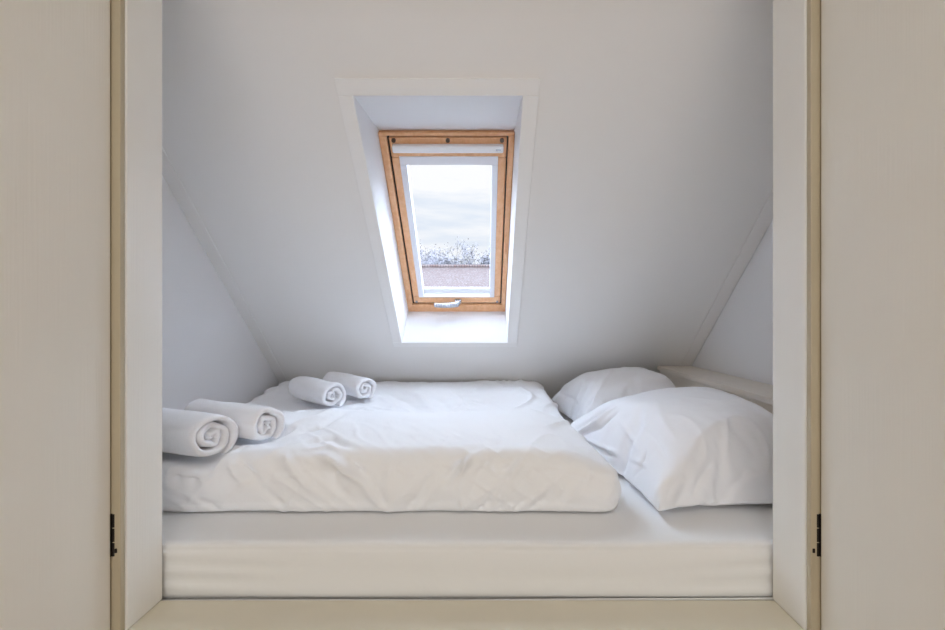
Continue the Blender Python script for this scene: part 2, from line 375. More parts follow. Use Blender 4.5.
# pillow surfaces in quarter millimetres, each number the step from the one before, one list per axis
RIM = -0.355
PILLOW_BACK = (34, 34, [
[1360,-20,50,31,67,68,67,67,67,67,67,67,41,68,68,69,67,59,69,69,66,67,69,68,68,69,69,61,62,64,68,69,-11,68,58,-2047,57,11,27,67,57,69,68,68,67,67,67,58,58,55,68,65,69,69,69,65,67,69,68,69,68,69,67,68,51,62,8,66,67,60,-2084,38,38,41,
63,62,69,68,68,68,67,67,58,56,60,65,69,69,69,68,69,68,65,68,68,68,69,69,67,55,57,11,68,65,57,-2088,4,60,65,45,68,66,69,68,69,68,68,49,68,68,58,69,69,68,69,65,67,69,68,69,69,66,66,69,63,50,16,67,64,53,-2083,8,31,67,55,69,68,68,69,69,
68,69,64,53,66,66,69,68,69,65,68,68,69,69,69,67,69,69,66,57,52,21,67,61,50,-2078,12,28,45,65,69,68,69,69,69,69,68,69,52,68,67,69,69,68,65,68,69,69,68,68,69,69,66,64,57,54,27,67,56,32,-2055,15,25,44,57,67,68,69,68,69,69,69,69,68,62,
67,64,69,69,66,69,68,69,67,69,69,66,65,63,58,56,32,65,46,21,-2031,18,23,42,54,62,67,68,68,69,69,69,68,69,69,68,66,65,68,69,67,69,67,69,67,68,66,64,63,58,57,39,58,32,18,-2006,23,18,40,55,55,64,68,68,69,69,68,69,69,69,69,68,65,68,69,
68,69,67,68,68,66,66,62,64,58,54,52,34,32,19,-1983,19,23,40,46,61,56,67,68,69,68,69,69,69,69,69,69,68,67,69,68,68,67,68,67,67,67,63,57,59,51,44,33,33,20,-1959,17,26,42,39,54,58,65,67,69,69,68,69,69,69,69,69,69,68,69,67,69,68,67,68,
66,66,61,63,51,44,38,34,31,27,-1936,15,31,31,42,52,55,62,67,69,69,69,69,69,69,69,68,69,69,68,69,68,68,67,68,67,66,63,43,57,38,36,33,33,29,-1909,15,28,31,44,49,53,57,68,67,69,69,69,69,69,69,69,69,68,69,68,69,67,68,68,67,66,59,52,16,
45,38,34,29,39,-1876,42,37,11,52,30,50,60,48,69,68,69,69,69,69,69,69,69,69,68,69,68,68,68,68,64,67,55,50,28,4,41,40,29,32,-1816,42,-3,54,20,57,47,32,56,67,69,69,69,69,69,69,69,69,69,68,69,68,68,69,68,67,44,59,56,37,28,-8,25,34,69,-1791,
-10,9,40,51,27,47,54,67,60,69,69,69,69,69,69,69,69,69,68,69,68,69,68,68,66,54,34,59,25,59,30,-8,59,61,-1861,11,23,32,39,44,51,66,57,64,68,69,70,69,69,69,69,69,68,69,69,68,69,68,68,65,61,46,28,55,36,55,-5,62,43,-1870,19,28,38,57,38,
26,51,64,67,69,69,69,69,70,69,68,69,69,69,68,69,68,69,67,62,67,57,46,36,53,43,0,57,32,-1869,35,28,48,4,42,56,36,64,68,69,69,69,69,69,69,69,69,69,69,68,69,68,68,66,67,63,61,54,51,44,43,6,32,41,-1858,22,44,-5,24,40,49,56,65,68,69,69,
69,69,69,69,69,69,68,69,68,69,68,68,67,63,64,60,60,53,45,43,38,12,27,-1844,13,-5,13,46,32,54,65,60,68,68,69,69,69,69,69,69,69,69,69,68,68,68,68,67,66,60,64,54,58,47,40,38,29,9,-1900,14,15,30,43,48,59,60,66,69,67,69,69,69,69,69,69,69,
68,69,68,68,68,68,67,67,65,58,60,54,49,41,34,28,10,-1906,1,25,32,45,52,58,62,68,66,68,69,68,69,69,69,69,69,68,69,68,68,68,68,67,67,65,64,53,53,54,41,30,28,14,-1899,-16,25,33,48,57,55,63,67,67,69,68,69,69,68,69,69,69,68,68,68,68,68,
68,68,68,65,62,63,52,46,42,27,26,20,-1936,11,27,36,54,48,60,65,67,68,68,68,69,68,69,68,69,69,67,68,68,68,68,68,68,67,68,66,45,61,45,18,43,32,22,-1942,38,15,42,34,55,63,66,68,67,68,68,69,68,69,66,68,68,68,69,67,68,68,67,69,68,68,67,
57,25,56,35,4,48,35,-1927,1,47,21,53,53,64,67,67,67,69,68,69,69,69,67,67,62,69,67,69,67,69,67,68,68,68,68,65,43,11,51,-11,36,38,-1921,19,23,40,56,61,65,67,67,68,68,69,69,68,67,62,63,67,68,69,67,69,68,68,68,68,68,68,68,59,30,11,39,-16,
56,-1948,17,34,44,59,62,66,67,68,69,69,68,68,69,50,66,67,68,68,68,68,69,68,68,69,68,68,67,68,66,60,39,2,7,49,-2006,23,39,49,61,64,67,69,69,69,67,67,69,69,62,61,54,65,68,69,68,68,68,69,68,68,68,68,67,68,48,52,64,0,33,-2055,25,44,54,
63,65,70,69,69,69,67,68,66,69,59,59,57,59,68,68,68,69,68,68,68,68,68,68,68,67,58,47,68,55,8,-2101,29,49,60,67,69,67,67,69,69,60,69,68,69,49,69,69,41,68,68,68,69,68,67,69,67,68,68,67,68,62,48,69,40,55,-2146,35,56,69,68,61,69,67,69,68,
69,61,65,68,64,54,55,68,51,68,68,69,67,69,67,68,69,63,68,68,65,50,69,50,68,-2180,46,68,69,68,65,62,68,66,64,61,66,67,67,69,50,64,65,44,67,68,67,68,69,67,68,69,61,67,67,67,54,67,68,67,-2206,68,69,66,67,66,65,65,49,62,67,69,66,69,68,
69,38,59,58,68,67,68,68,66,68,68,63,66,66,67,66,65,69,68,69,-1963,-35,68,68,64,69,68,65,69,68,67,61,59,64,60,64,66,69,68,67,69,68,67,69,69,68,69,68,58,69,45,17,62,-1994,61,7,68,68,66,68,68,68,68,68,66,59,69,58,58,68,69,68,67,69,69,
67,69,69,69,69,69,61,69,13,55,55,-1988,23,61,34,68,68,68,67,68,67,66,69,67,50,67,69,65,69,69,68,68,69,69,69,69,69,69,64,69,67,-2,70,58,-1993,25,31,53,67,67,69,68,67,66,68,68,69,64,65,60,69,69,69,69,68,69,69,69,69,69,69,68,67,67,14,
54,63,-1991,24,25,50,60,67,67,67,68,69,67,68,68,63,65,69,69,69,69,69,69,69,69,69,69,68,69,68,68,68,34,63,56,-2013,24,26,47,58,64,66,67,67,68,68,69,68,65,69,68,69,69,69,69,69,69,69,69,69,68,69,68,68,67,60,46,38,-1995,17,29,50,50,63,
65,67,67,68,67,68,68,69,69,69,69,69,69,69,69,69,69,69,69,68,69,68,68,66,51,43,38,-1971,13,29,39,54,61,65,66,68,67,68,69,69,69,69,69,68,69,69,69,69,69,69,70,68,69,68,68,67,64,32,52,40,-1960,26,29,28,52,60,66,66,67,68,68,69,69,69,69,
69,69,68,69,69,69,69,69,69,69,69,69,67,65,64,36,27,50,-1935,13,27,35,48,60,65,66,68,67,69,69,69,69,69,69,69,69,68,69,69,69,68,69,69,70,69,65,63,61,9,47,33,-1893,8,22,43,40,58,65,67,67,69,69,69,69,68,69,69,69,69,69,68,69,68,69,69,69,
69,69,62,57,64,-2,26,46,-1854,3,18,34,47,56,64,68,67,69,69,69,69,69,68,69,69,69,69,68,69,68,69,69,69,68,69,54,57,64,16,-10,55,-1821,4,7,29,48,54,65,67,68,69,69,69,69,69,69,69,69,68,68,69,69,69,68,69,69,68,68,60,61,48,16,13,1,-1740,
-1,0,-2,50,51,66,67,69,69,69,69,69,68,69,69,69,68,69,68,69,69,68,69,70,67,67,56,65,31,3,26,49,-1776,-23,5,46,42,35,65,67,69,69,69,69,69,69,69,68,69,69,68,69,68,69,69,68,69,68,68,68,49,6,44,52,31,-1827,5,13,31,40,49,62,68,69,69,69,69,
69,68,69,68,69,69,69,69,67,69,68,69,70,67,69,68,30,64,42,35,34,-1846,9,17,19,42,58,50,68,69,69,69,69,69,69,69,68,69,69,68,69,68,68,69,69,69,69,63,70,61,46,43,35,34,-1833,35,15,14,-1,47,60,69,69,69,69,69,69,68,69,69,69,68,69,69,68,69,
69,68,68,69,62,68,70,49,44,36,31,-1801,-17,-1,19,49,20,62,68,68,70,68,69,69,69,69,69,68,69,68,69,69,69,69,69,69,67,70,68,55,58,48,38,29,-1850,11,-8,30,36,42,64,68,68,69,69,69,69,69,68,69,69,69,69,68,69,69,69,70,68,70,67,68,60,50,55,
41,26,-1887,7,26,31,34,49,63,67,67,69,69,69,68,69,69,69,69,69,69,69,69,69,69,69,69,69,69,66,61,54,54,43,22,-1867,14,-8,37,31,53,62,67,67,68,68,69,69,69,69,69,69,69,69,69,69,69,69,69,69,68,69,66,63,56,56,15,42,-1893,39,15,4,43,57,62,
66,67,67,68,69,69,69,69,69,69,69,69,69,69,69,69,69,69,69,69,64,64,56,50,-3,42,-1880,50,0,18,46,57,62,66,66,67,68,68,69,69,69,69,69,69,69,69,69,69,69,69,70,68,68,63,66,53,46,-11,59,-1891,57,-1,21,47,59,62,64,66,67,67,69,68,69,69,69,
69,69,69,69,70,69,69,69,69,68,68,66,62,49,44,-20,42,-1870,64,1,25,48,59,61,65,65,67,68,68,68,68,69,69,69,69,70,69,68,70,69,69,68,69,69,66,46,56,38,14,-11,-1847,68,23,8,52,60,60,64,64,67,68,68,68,68,69,69,69,69,69,69,68,69,69,69,69,
69,69,62,62,22,46,2,57,-1895,68,38,1,53,59,60,64,66,69,67,67,68,69,66,68,69,67,69,69,69,68,69,69,69,69,69,67,46,52,11,60,30,-1915,66,53,-4,55,58,62,66,68,65,69,67,68,67,68,68,69,60,68,68,69,69,69,69,69,69,69,69,63,30,57,48,32,-1956,
57,68,2,54,61,68,67,69,66,63,67,69,68,69,58,62,65,68,69,68,68,69,69,69,69,69,69,69,63,52,47,34,-1988,49,69,12,61,66,66,68,64,64,69,64,68,69,69,66,65,44,68,68,69,67,68,69,69,68,69,69,69,69,62,57,42,-2041,64,68,39,61,65,67,61,67,66,59,
69,68,68,69,47,60,59,68,68,67,69,69,65,68,68,69,68,69,68,67,66,62,-2080,66,68,58,69,66,45,68,69,66,61,69,68,69,68,43,56,62,67,67,68,68,69,65,67,68,69,65,67,67,69,67,65,],
[6730,-18,9,58,-15,12,14,16,14,15,18,17,55,-15,-9,10,17,-35,-1,0,19,-16,-5,8,-14,0,1,31,-30,-27,-11,-5,-28,-10,7,-97,25,42,-29,19,36,-2,12,14,15,16,16,36,36,-38,14,-21,-2,6,-4,21,-16,-10,-2,9,-12,-3,12,12,-45,-31,24,0,0,5,-92,11,47,
-23,-12,31,0,11,12,14,15,16,36,39,-31,-22,0,3,7,-5,7,10,-23,0,11,-13,0,0,16,-41,11,23,-1,2,7,-90,1,36,-6,-23,1,18,7,13,6,11,14,46,9,8,-35,-2,1,1,3,19,-18,6,-4,-4,2,13,-18,-6,9,15,22,-1,4,9,-89,0,-3,16,-15,1,3,14,3,7,9,8,24,42,-20,-17,
1,3,3,15,-12,6,-3,-2,2,10,-5,-4,7,12,14,21,0,6,9,-88,0,-2,-4,-3,1,2,3,6,9,3,5,6,43,-12,-11,3,4,6,16,-11,1,2,2,6,-2,2,7,9,12,14,20,1,7,9,-86,-1,-2,-3,-4,-2,0,2,4,4,4,5,8,-1,28,-14,14,-2,1,12,-6,7,0,6,1,4,6,8,10,12,12,19,3,9,7,-84,0,
-2,-4,-4,-3,-1,1,1,4,2,7,1,2,2,7,11,13,-5,1,8,1,7,3,4,6,7,9,9,12,12,17,7,9,5,-81,-1,-1,-4,-4,-4,-3,0,2,2,3,3,3,3,3,5,8,12,-3,2,5,5,6,5,5,7,7,10,9,12,13,13,10,9,5,-80,-1,-1,-3,-4,-4,-4,-1,0,4,1,5,2,3,4,4,4,5,8,2,5,5,6,5,6,6,7,9,12,11,
14,12,9,9,6,-78,-1,-2,-3,-4,-4,-4,-2,0,2,4,2,5,3,3,4,4,4,5,5,6,5,5,6,5,7,7,10,9,14,13,11,9,9,7,-77,-1,-2,-3,-3,-4,-4,-4,0,2,3,5,2,4,4,4,4,5,4,6,4,5,6,5,5,7,7,8,10,15,12,10,9,10,7,-75,0,-2,-3,-3,-4,-5,-4,1,0,2,4,5,4,3,5,4,5,4,5,5,5,
5,5,6,6,7,10,8,2,18,12,9,7,13,-72,-13,-11,13,-10,7,-3,-7,-1,6,1,5,3,5,4,4,5,4,5,5,4,5,5,5,5,7,7,10,8,3,3,14,14,7,8,-63,-12,-11,9,-4,3,-2,-5,1,1,4,5,4,5,4,5,4,4,5,5,5,4,5,5,5,5,5,12,9,5,-1,12,2,11,-24,-21,-16,-6,-1,9,-11,-1,6,1,3,4,
4,5,4,5,4,5,4,5,4,5,5,4,5,5,5,4,9,11,0,5,-2,16,-8,-9,-34,-2,-3,-2,0,-2,1,6,1,3,5,4,5,4,4,5,4,5,4,5,5,4,5,5,5,5,3,6,13,-1,7,-5,16,-10,-3,-35,-2,-2,-4,-9,1,8,1,5,5,5,4,4,5,4,5,4,5,4,5,4,5,5,5,4,5,4,3,4,9,-2,3,15,-7,-2,-35,-5,-2,-9,-8,
4,10,3,5,5,4,5,4,4,5,4,5,4,5,5,4,5,5,4,5,4,4,3,3,3,3,4,13,-4,-2,-35,-4,-5,-18,2,2,7,9,5,5,5,4,5,4,5,4,5,4,5,4,5,5,4,5,4,4,4,3,4,3,3,3,4,4,0,-37,-2,-24,-6,9,1,7,8,7,5,5,4,5,4,4,5,4,5,5,4,5,4,5,5,4,4,4,3,3,4,3,3,3,3,2,-78,0,0,4,7,7,8,
7,7,5,5,5,4,5,4,5,4,5,4,5,4,5,5,4,4,5,3,4,3,4,3,3,3,3,2,-79,-4,4,4,7,8,7,7,6,6,5,5,5,4,5,4,5,5,4,5,4,5,4,5,4,4,4,3,4,3,3,4,3,3,1,-79,-4,3,5,7,8,7,8,6,6,4,5,5,5,4,5,5,4,5,4,4,4,5,5,4,5,3,3,4,3,4,3,3,3,2,-92,7,4,6,7,7,8,7,6,6,5,4,5,5,
5,5,4,5,3,5,4,5,4,5,5,4,4,3,-1,8,3,-8,13,4,2,-93,8,5,5,6,8,8,7,6,5,6,5,5,5,4,-6,11,7,5,4,2,6,5,4,5,5,5,4,-2,-2,10,-4,-5,17,6,-93,-1,15,1,9,9,7,6,7,5,5,5,3,5,3,-5,-4,21,5,3,6,4,6,5,5,4,5,4,1,-5,5,3,-9,9,8,-88,4,5,10,10,8,8,6,6,5,5,2,
1,7,-10,-17,21,15,7,5,3,9,3,8,4,4,6,5,4,-5,-2,10,-21,20,-45,-37,4,8,10,10,8,7,6,4,5,2,-5,8,-2,-33,17,17,11,4,11,6,5,9,6,6,5,4,4,4,0,-7,-24,15,10,-44,-27,6,9,11,9,8,6,3,2,2,-14,11,1,-4,-24,-24,39,22,8,8,9,8,3,11,4,9,6,4,3,3,-18,-15,
-5,16,-32,-19,6,10,11,8,7,1,2,-1,-3,-12,-12,17,-6,-27,-27,36,32,10,8,8,9,10,4,14,9,7,5,3,1,-11,-18,-1,-8,-11,-16,8,10,10,4,-2,-17,12,-3,-4,-28,9,8,-5,-39,0,0,50,11,12,10,9,5,15,2,16,14,7,6,2,-7,-18,3,-16,-7,-11,9,10,1,-1,-31,7,-16,
7,-6,-4,-27,23,-3,-23,-36,38,-5,47,9,11,11,12,3,18,9,1,28,12,8,-3,-17,5,-14,-7,-11,11,-4,-4,-15,-23,-27,11,-18,-27,31,-16,17,-14,-1,-39,24,-22,53,17,13,14,13,3,18,4,3,32,17,17,14,-15,-3,0,-9,-9,-7,-9,-18,-15,-19,-22,-22,-49,30,13,9,
-18,5,-5,-6,-58,36,36,15,15,13,11,21,12,-9,29,19,19,19,20,20,1,-4,-5,-2149,-4,10,10,24,3,13,21,4,11,14,32,37,-26,33,-24,-18,0,10,-18,3,12,-12,5,-9,-3,3,15,-38,1,33,-25,-5,-96,29,-10,7,13,21,3,10,11,9,10,20,36,-11,36,-36,-8,1,11,-16,
4,10,-12,-1,-1,-1,-3,-2,18,-4,36,-12,-4,-97,-3,19,-18,11,11,12,16,4,18,-6,6,12,44,-12,4,-19,-1,0,12,-7,-2,1,1,2,2,3,15,0,9,36,-1,-4,-97,-3,-3,-1,3,7,8,9,17,-4,10,2,7,22,23,-29,2,2,3,3,9,-5,3,7,0,4,4,7,9,8,33,12,-5,-96,-3,-3,-1,-1,4,
5,5,6,11,1,5,5,26,-16,2,3,4,3,3,4,4,6,5,5,6,6,7,7,8,27,-2,8,-82,-3,-3,-2,0,1,4,3,4,5,5,5,11,-6,6,5,5,5,4,5,4,5,5,6,6,6,6,7,7,9,13,11,9,-81,-2,-3,-1,-2,1,3,4,3,4,4,4,4,4,5,4,5,5,5,4,5,5,5,6,6,6,6,7,8,9,13,11,9,-79,-2,-3,-3,-1,1,3,3,
4,4,4,4,5,5,5,4,5,4,5,5,5,4,4,5,5,7,6,8,8,9,8,14,10,-78,-2,-3,-2,-1,0,3,4,4,4,4,5,4,5,5,4,5,4,5,5,4,5,4,5,4,6,6,8,9,9,9,7,14,-75,-3,-2,-2,-2,1,2,4,4,4,5,4,5,5,4,5,5,4,5,5,4,5,4,5,4,5,6,9,8,8,-4,20,5,-65,-2,-3,-2,-2,1,3,3,4,5,5,4,5,
5,5,4,5,4,5,4,5,4,5,4,5,5,5,9,7,9,-7,2,18,-56,-2,-3,-3,-1,0,3,4,4,5,4,5,5,5,4,5,5,4,4,4,5,4,5,5,5,4,6,6,8,9,-6,-6,23,-53,-2,-2,-4,0,-1,3,4,5,4,5,5,4,5,5,4,5,4,4,5,5,4,5,5,5,4,5,6,6,10,-5,-7,-8,-32,1,1,2,-1,0,3,4,4,5,5,4,5,5,4,5,4,5,
4,4,5,5,5,4,5,5,5,5,7,5,-12,1,-10,-27,-6,3,2,3,1,3,5,4,5,4,5,5,4,5,5,4,4,5,4,4,5,5,4,6,5,5,2,9,-4,-3,-11,0,-34,3,4,0,2,4,3,4,5,5,4,5,4,5,5,4,4,5,4,4,5,4,4,6,5,2,8,3,3,-12,-2,-1,0,-31,3,3,1,2,2,5,4,5,4,5,4,5,5,4,5,4,4,4,5,5,4,3,4,5,
5,4,7,-8,-2,-1,-1,-1,-33,-14,5,5,16,-1,7,5,5,4,5,4,5,4,5,4,4,5,4,4,5,4,4,4,4,6,3,1,-1,-2,-2,-1,0,-43,-6,-2,8,15,6,7,5,5,4,4,5,4,5,4,5,4,5,4,4,4,4,4,4,4,5,1,2,0,0,-2,-1,0,-63,11,-4,11,11,11,7,5,6,4,4,4,5,4,5,4,5,4,4,5,4,4,4,3,4,4,2,
2,0,-1,0,-1,0,-75,8,10,11,11,11,7,6,5,5,4,4,5,4,4,5,4,4,5,3,4,4,4,5,3,4,3,2,0,-1,0,-1,0,-78,5,15,11,11,10,8,6,5,5,5,4,4,5,4,4,4,4,4,4,4,5,4,5,3,3,3,2,1,-1,0,-8,6,-86,13,13,11,13,10,7,7,6,5,5,4,4,4,4,4,4,4,5,4,4,5,4,4,3,4,3,1,1,0,-3,
-13,7,-81,13,12,13,12,10,8,6,7,5,5,5,4,4,4,4,4,4,5,4,4,4,4,4,4,3,3,1,2,-2,-3,-15,11,-82,13,11,14,12,9,8,7,7,5,5,5,5,4,4,4,4,5,4,3,4,5,4,4,4,3,2,2,1,-3,-4,-16,-5,-65,14,11,14,12,9,9,7,6,6,5,5,5,5,4,3,4,4,4,5,4,4,4,4,4,3,3,2,-6,1,-6,
-17,-19,-46,12,11,16,11,9,9,7,7,5,6,5,5,5,5,4,4,4,4,4,4,3,3,4,4,4,3,-1,-2,-9,-2,-21,-22,-34,12,10,16,11,9,9,7,6,-3,9,5,6,3,10,5,4,-2,9,4,4,4,3,4,4,4,4,1,-9,-4,-7,-29,-8,-35,13,8,17,11,9,9,5,-14,14,0,8,6,7,6,-7,-11,31,-2,9,6,5,5,4,4,
5,5,5,-8,-4,-23,-17,-10,-30,10,11,17,11,9,0,1,-7,-17,21,6,4,3,1,-34,28,21,9,-1,13,9,7,6,6,5,4,4,2,-11,-19,-17,-10,-25,10,9,18,7,-18,9,-6,-27,21,-10,18,3,0,0,-18,-23,53,11,11,0,15,13,7,8,8,6,5,2,0,-14,-18,-14,-24,13,11,14,-32,9,-19,
-32,16,-20,34,2,-5,-10,-1,-51,34,35,14,13,12,9,2,22,13,12,10,9,6,-2,-6,-10,-16,-19,12,11,-36,-3,-17,-53,6,7,-19,30,-3,-10,1,-10,-54,40,31,19,15,13,13,1,22,19,10,-3,24,16,15,-2,-6,-11,],
[-1307,-64,-47,19,-8,-5,-5,-4,-5,-5,-5,-5,-9,-1,3,1,0,-6,-4,-4,-8,1,-2,-4,-3,-3,-3,-6,1,1,3,3,-63,-2,-37,214,30,-53,56,-3,-12,3,-3,-4,-5,-5,-5,-11,-11,16,0,-2,-3,-5,-3,-9,1,-1,-4,-7,0,-3,-7,-8,9,2,-64,-18,-19,-33,173,58,-35,51,26,-8,
2,-3,-3,-3,-4,-5,-11,-12,13,7,-3,-5,-6,-2,-6,-8,5,-5,-8,0,-5,-4,-9,7,-37,-64,-17,-23,-40,155,70,3,25,48,13,-8,1,-3,1,-2,-3,-16,-3,-3,17,-3,-3,-4,-6,-12,3,-8,-1,-2,-7,-15,8,-2,-29,-46,-63,-17,-29,-45,140,70,63,9,40,14,11,-5,5,1,0,0,
-10,-16,11,10,-5,-5,-5,-17,9,-10,-2,-3,-6,-15,-1,-3,-19,-38,-44,-63,-19,-35,-49,126,70,65,54,27,14,11,11,3,-1,6,3,1,-16,6,6,-5,-6,-8,-17,7,-6,-6,-7,-12,-2,-8,-21,-26,-38,-42,-62,-22,-42,-63,125,70,67,55,41,22,17,11,9,6,4,4,-1,11,-15,
9,-21,3,-2,-13,2,-12,-4,-13,-6,-10,-19,-23,-29,-37,-40,-60,-28,-54,-68,123,70,68,57,46,33,20,17,12,8,8,0,10,7,7,-7,-17,-19,9,0,-16,-4,-16,-6,-12,-16,-19,-27,-29,-38,-39,-56,-40,-63,-70,122,69,69,59,45,43,30,17,13,12,6,10,6,5,3,-2,-10,
-19,8,-4,-11,-10,-13,-12,-14,-20,-21,-29,-27,-39,-43,-46,-62,-64,-70,120,70,68,60,54,37,41,22,17,6,13,2,9,6,2,2,-2,-8,-15,0,-11,-12,-13,-12,-17,-17,-20,-27,-40,-36,-47,-54,-63,-64,-70,117,72,67,59,59,46,40,26,20,10,6,10,2,6,4,0,0,-5,
-7,-10,-12,-10,-11,-18,-12,-20,-21,-32,-30,-46,-55,-59,-63,-64,-68,115,72,66,65,57,49,44,32,21,11,8,1,10,3,0,2,-3,-3,-7,-10,-8,-12,-12,-12,-16,-17,-21,-28,-55,-38,-59,-61,-64,-64,-67,114,73,67,66,56,51,46,42,12,20,12,3,1,4,4,-3,-1,
-6,-5,-8,-10,-10,-13,-11,-14,-17,-23,-35,-47,-69,-51,-60,-63,-67,-60,115,59,62,71,48,64,50,35,51,3,16,-1,7,0,0,-1,-3,-5,-5,-8,-8,-10,-9,-11,-13,-27,-19,-42,-48,-65,-71,-57,-58,-67,-67,128,59,73,46,69,42,53,62,42,21,7,0,1,0,1,-3,-3,
-4,-7,-4,-11,-7,-12,-9,-12,-17,-54,-36,-42,-60,-65,-71,-67,-65,9,61,71,73,61,50,64,53,46,18,36,9,3,1,0,-1,-3,-3,-4,-6,-6,-8,-8,-10,-9,-14,-20,-45,-60,-37,-66,-40,-66,-70,-43,-40,82,74,69,66,60,56,49,24,41,28,8,6,0,2,-3,-1,-4,-3,-7,
-5,-10,-7,-11,-10,-14,-23,-33,-53,-63,-45,-61,-45,-70,-38,-61,88,71,68,62,43,60,65,48,28,19,7,6,2,1,-1,-2,-4,-4,-5,-7,-8,-8,-10,-11,-17,-30,-20,-40,-54,-60,-47,-57,-71,-46,-67,90,65,68,53,71,58,41,60,28,17,7,8,1,4,-2,0,-5,-2,-8,-5,
-10,-7,-12,-12,-22,-17,-29,-36,-44,-49,-57,-56,-71,-66,-62,90,71,58,70,67,59,50,43,25,15,7,9,2,5,-1,0,-4,-4,-6,-7,-9,-9,-12,-11,-16,-30,-27,-37,-35,-47,-56,-57,-62,-72,-69,89,73,69,71,54,64,45,25,36,17,9,7,5,4,0,2,-5,-2,-8,-6,-11,-8,
-14,-12,-16,-22,-37,-27,-45,-40,-54,-60,-61,-67,-74,101,72,72,66,57,52,39,35,22,13,16,8,4,7,1,1,-3,-4,-7,-9,-9,-11,-12,-12,-17,-18,-27,-38,-37,-45,-52,-59,-64,-68,-73,103,74,69,64,56,47,40,33,15,22,12,8,8,5,4,1,-1,-3,-10,-8,-12,-10,
-14,-11,-16,-18,-25,-28,-47,-46,-47,-58,-66,-67,-73,106,71,68,64,53,41,44,31,18,17,10,12,7,8,3,4,-2,-6,-10,-10,-12,-13,-11,-13,-13,-15,-24,-32,-31,-46,-54,-58,-67,-68,-71,105,72,67,62,47,51,36,27,17,17,11,10,9,8,3,9,-4,-8,-16,-6,-11,
-13,-12,-14,-11,-16,-15,-24,-54,-35,-54,-69,-55,-65,-70,108,61,71,58,62,43,30,23,17,15,14,11,9,6,5,-19,9,-1,-11,-11,-17,-7,-12,-15,-11,-12,-14,-17,-40,-66,-42,-62,-71,-53,-63,111,72,53,69,46,45,27,19,20,15,12,8,4,5,1,-16,-15,22,-10,
-14,-7,-14,-7,-12,-12,-14,-12,-16,-27,-55,-69,-50,-70,-62,-61,126,70,67,58,43,33,25,20,17,12,12,2,-3,10,-17,-26,20,5,-6,-10,-12,-4,-14,-6,-13,-14,-12,-13,-15,-37,-64,-69,-55,-67,4,62,69,62,54,39,30,22,19,11,11,5,-10,8,-1,-34,10,10,
0,-10,-2,-8,-10,-5,-7,-11,-12,-13,-16,-15,-23,-36,-53,-69,-70,-28,85,67,58,50,33,28,18,9,8,5,-12,8,0,-5,-20,-21,19,10,-5,-5,-5,-6,-12,-2,-12,-5,-12,-15,-16,-18,-47,-44,-29,-68,-54,101,65,54,43,29,23,6,6,3,0,-11,-10,10,-6,-23,-23,18,
17,-4,-5,-5,-4,-5,-10,0,-6,-8,-13,-17,-19,-36,-49,-16,-42,-69,107,63,48,34,17,8,-10,13,1,-1,-19,2,3,-6,-28,-5,-4,25,-3,-3,-4,-4,-8,0,-10,0,-1,-11,-12,-17,-30,-47,-7,-54,-44,113,60,39,11,9,-13,6,-4,3,-2,-2,-19,8,-5,-15,-25,19,1,5,-4,
-4,-3,-3,-7,-1,-4,-8,2,-5,-9,-25,-44,-2,-46,-14,101,51,5,5,-2,-7,-10,5,-6,-2,2,-15,4,-9,-5,-27,13,-2,4,-1,-3,-2,-3,-6,-1,-6,-6,4,-2,-3,-5,-40,-15,-12,16,81,3,0,-4,-3,-5,-7,-8,0,1,-6,-6,-7,-6,-7,-7,-1,-3,-2,-2,-2,-3,-2,-2,-2,-8,3,-2,
-1,-2,-1,-2,9,11,-7,38,-60,-9,-9,-2,-8,-6,-4,-7,-6,-6,-2,-3,-2,9,-7,-7,-4,-1,-8,-2,1,-6,-1,-4,-3,-1,0,-1,6,40,-62,30,100,-17,-68,-11,-6,-2,-11,-7,-6,-7,-7,-4,-3,0,9,-8,-6,-4,-1,-7,-2,0,-5,-3,-1,-2,-2,-2,27,1,58,-41,41,97,-66,-27,-58,
-8,-9,-6,-2,-12,-1,-17,-9,-4,19,-11,2,-12,-4,-4,5,-8,-4,-1,-1,0,1,2,22,4,16,60,0,38,90,-65,-63,-45,-21,-13,-12,-9,1,-19,-5,-13,-9,9,9,-17,-3,-2,-2,-1,4,-7,2,6,-1,3,6,12,15,16,60,43,31,90,-67,-66,-48,-36,-20,-17,-16,-11,-3,-16,-10,-11,
14,-15,-3,-2,-1,0,-1,-1,3,4,4,6,7,10,12,14,16,54,32,42,122,-67,-66,-51,-40,-30,-20,-19,-16,-12,-12,-10,2,-23,2,2,1,1,0,2,1,4,4,6,7,9,10,12,14,19,35,53,59,121,-69,-65,-50,-49,-32,-23,-19,-18,-16,-15,-14,-9,-3,-1,-1,0,2,1,2,3,3,5,6,8,
9,10,13,17,22,47,56,59,120,-71,-65,-59,-46,-35,-24,-22,-17,-16,-14,-8,1,-1,-3,-5,3,6,1,0,-3,-4,2,1,7,10,12,15,20,26,63,48,59,116,-68,-65,-66,-47,-37,-25,-22,-16,-15,-12,-3,-6,-2,0,1,6,-6,0,0,-1,5,3,-6,1,5,12,19,24,29,61,66,50,113,-72,
-66,-62,-52,-38,-26,-22,-15,-17,-5,-6,-1,2,5,1,-8,2,3,-3,2,5,-9,5,-4,2,5,24,30,35,70,51,64,98,-72,-69,-57,-58,-41,-27,-21,-15,-10,-7,-4,5,4,0,-6,-3,0,2,9,0,-11,5,-5,6,6,-10,31,40,31,71,67,53,85,-73,-70,-64,-53,-43,-28,-18,-16,-8,-5,
2,5,-1,-6,-2,2,-2,9,-8,-1,8,-7,2,-2,14,-15,44,40,28,69,72,41,84,-73,-72,-66,-52,-46,-27,-18,-14,-8,5,0,-5,-2,5,-1,-2,7,-10,0,1,9,-10,3,-2,17,-18,34,35,52,69,71,73,46,-73,-73,-72,-51,-48,-25,-20,-11,-5,5,-5,5,-4,4,-3,7,-10,-1,10,1,1,
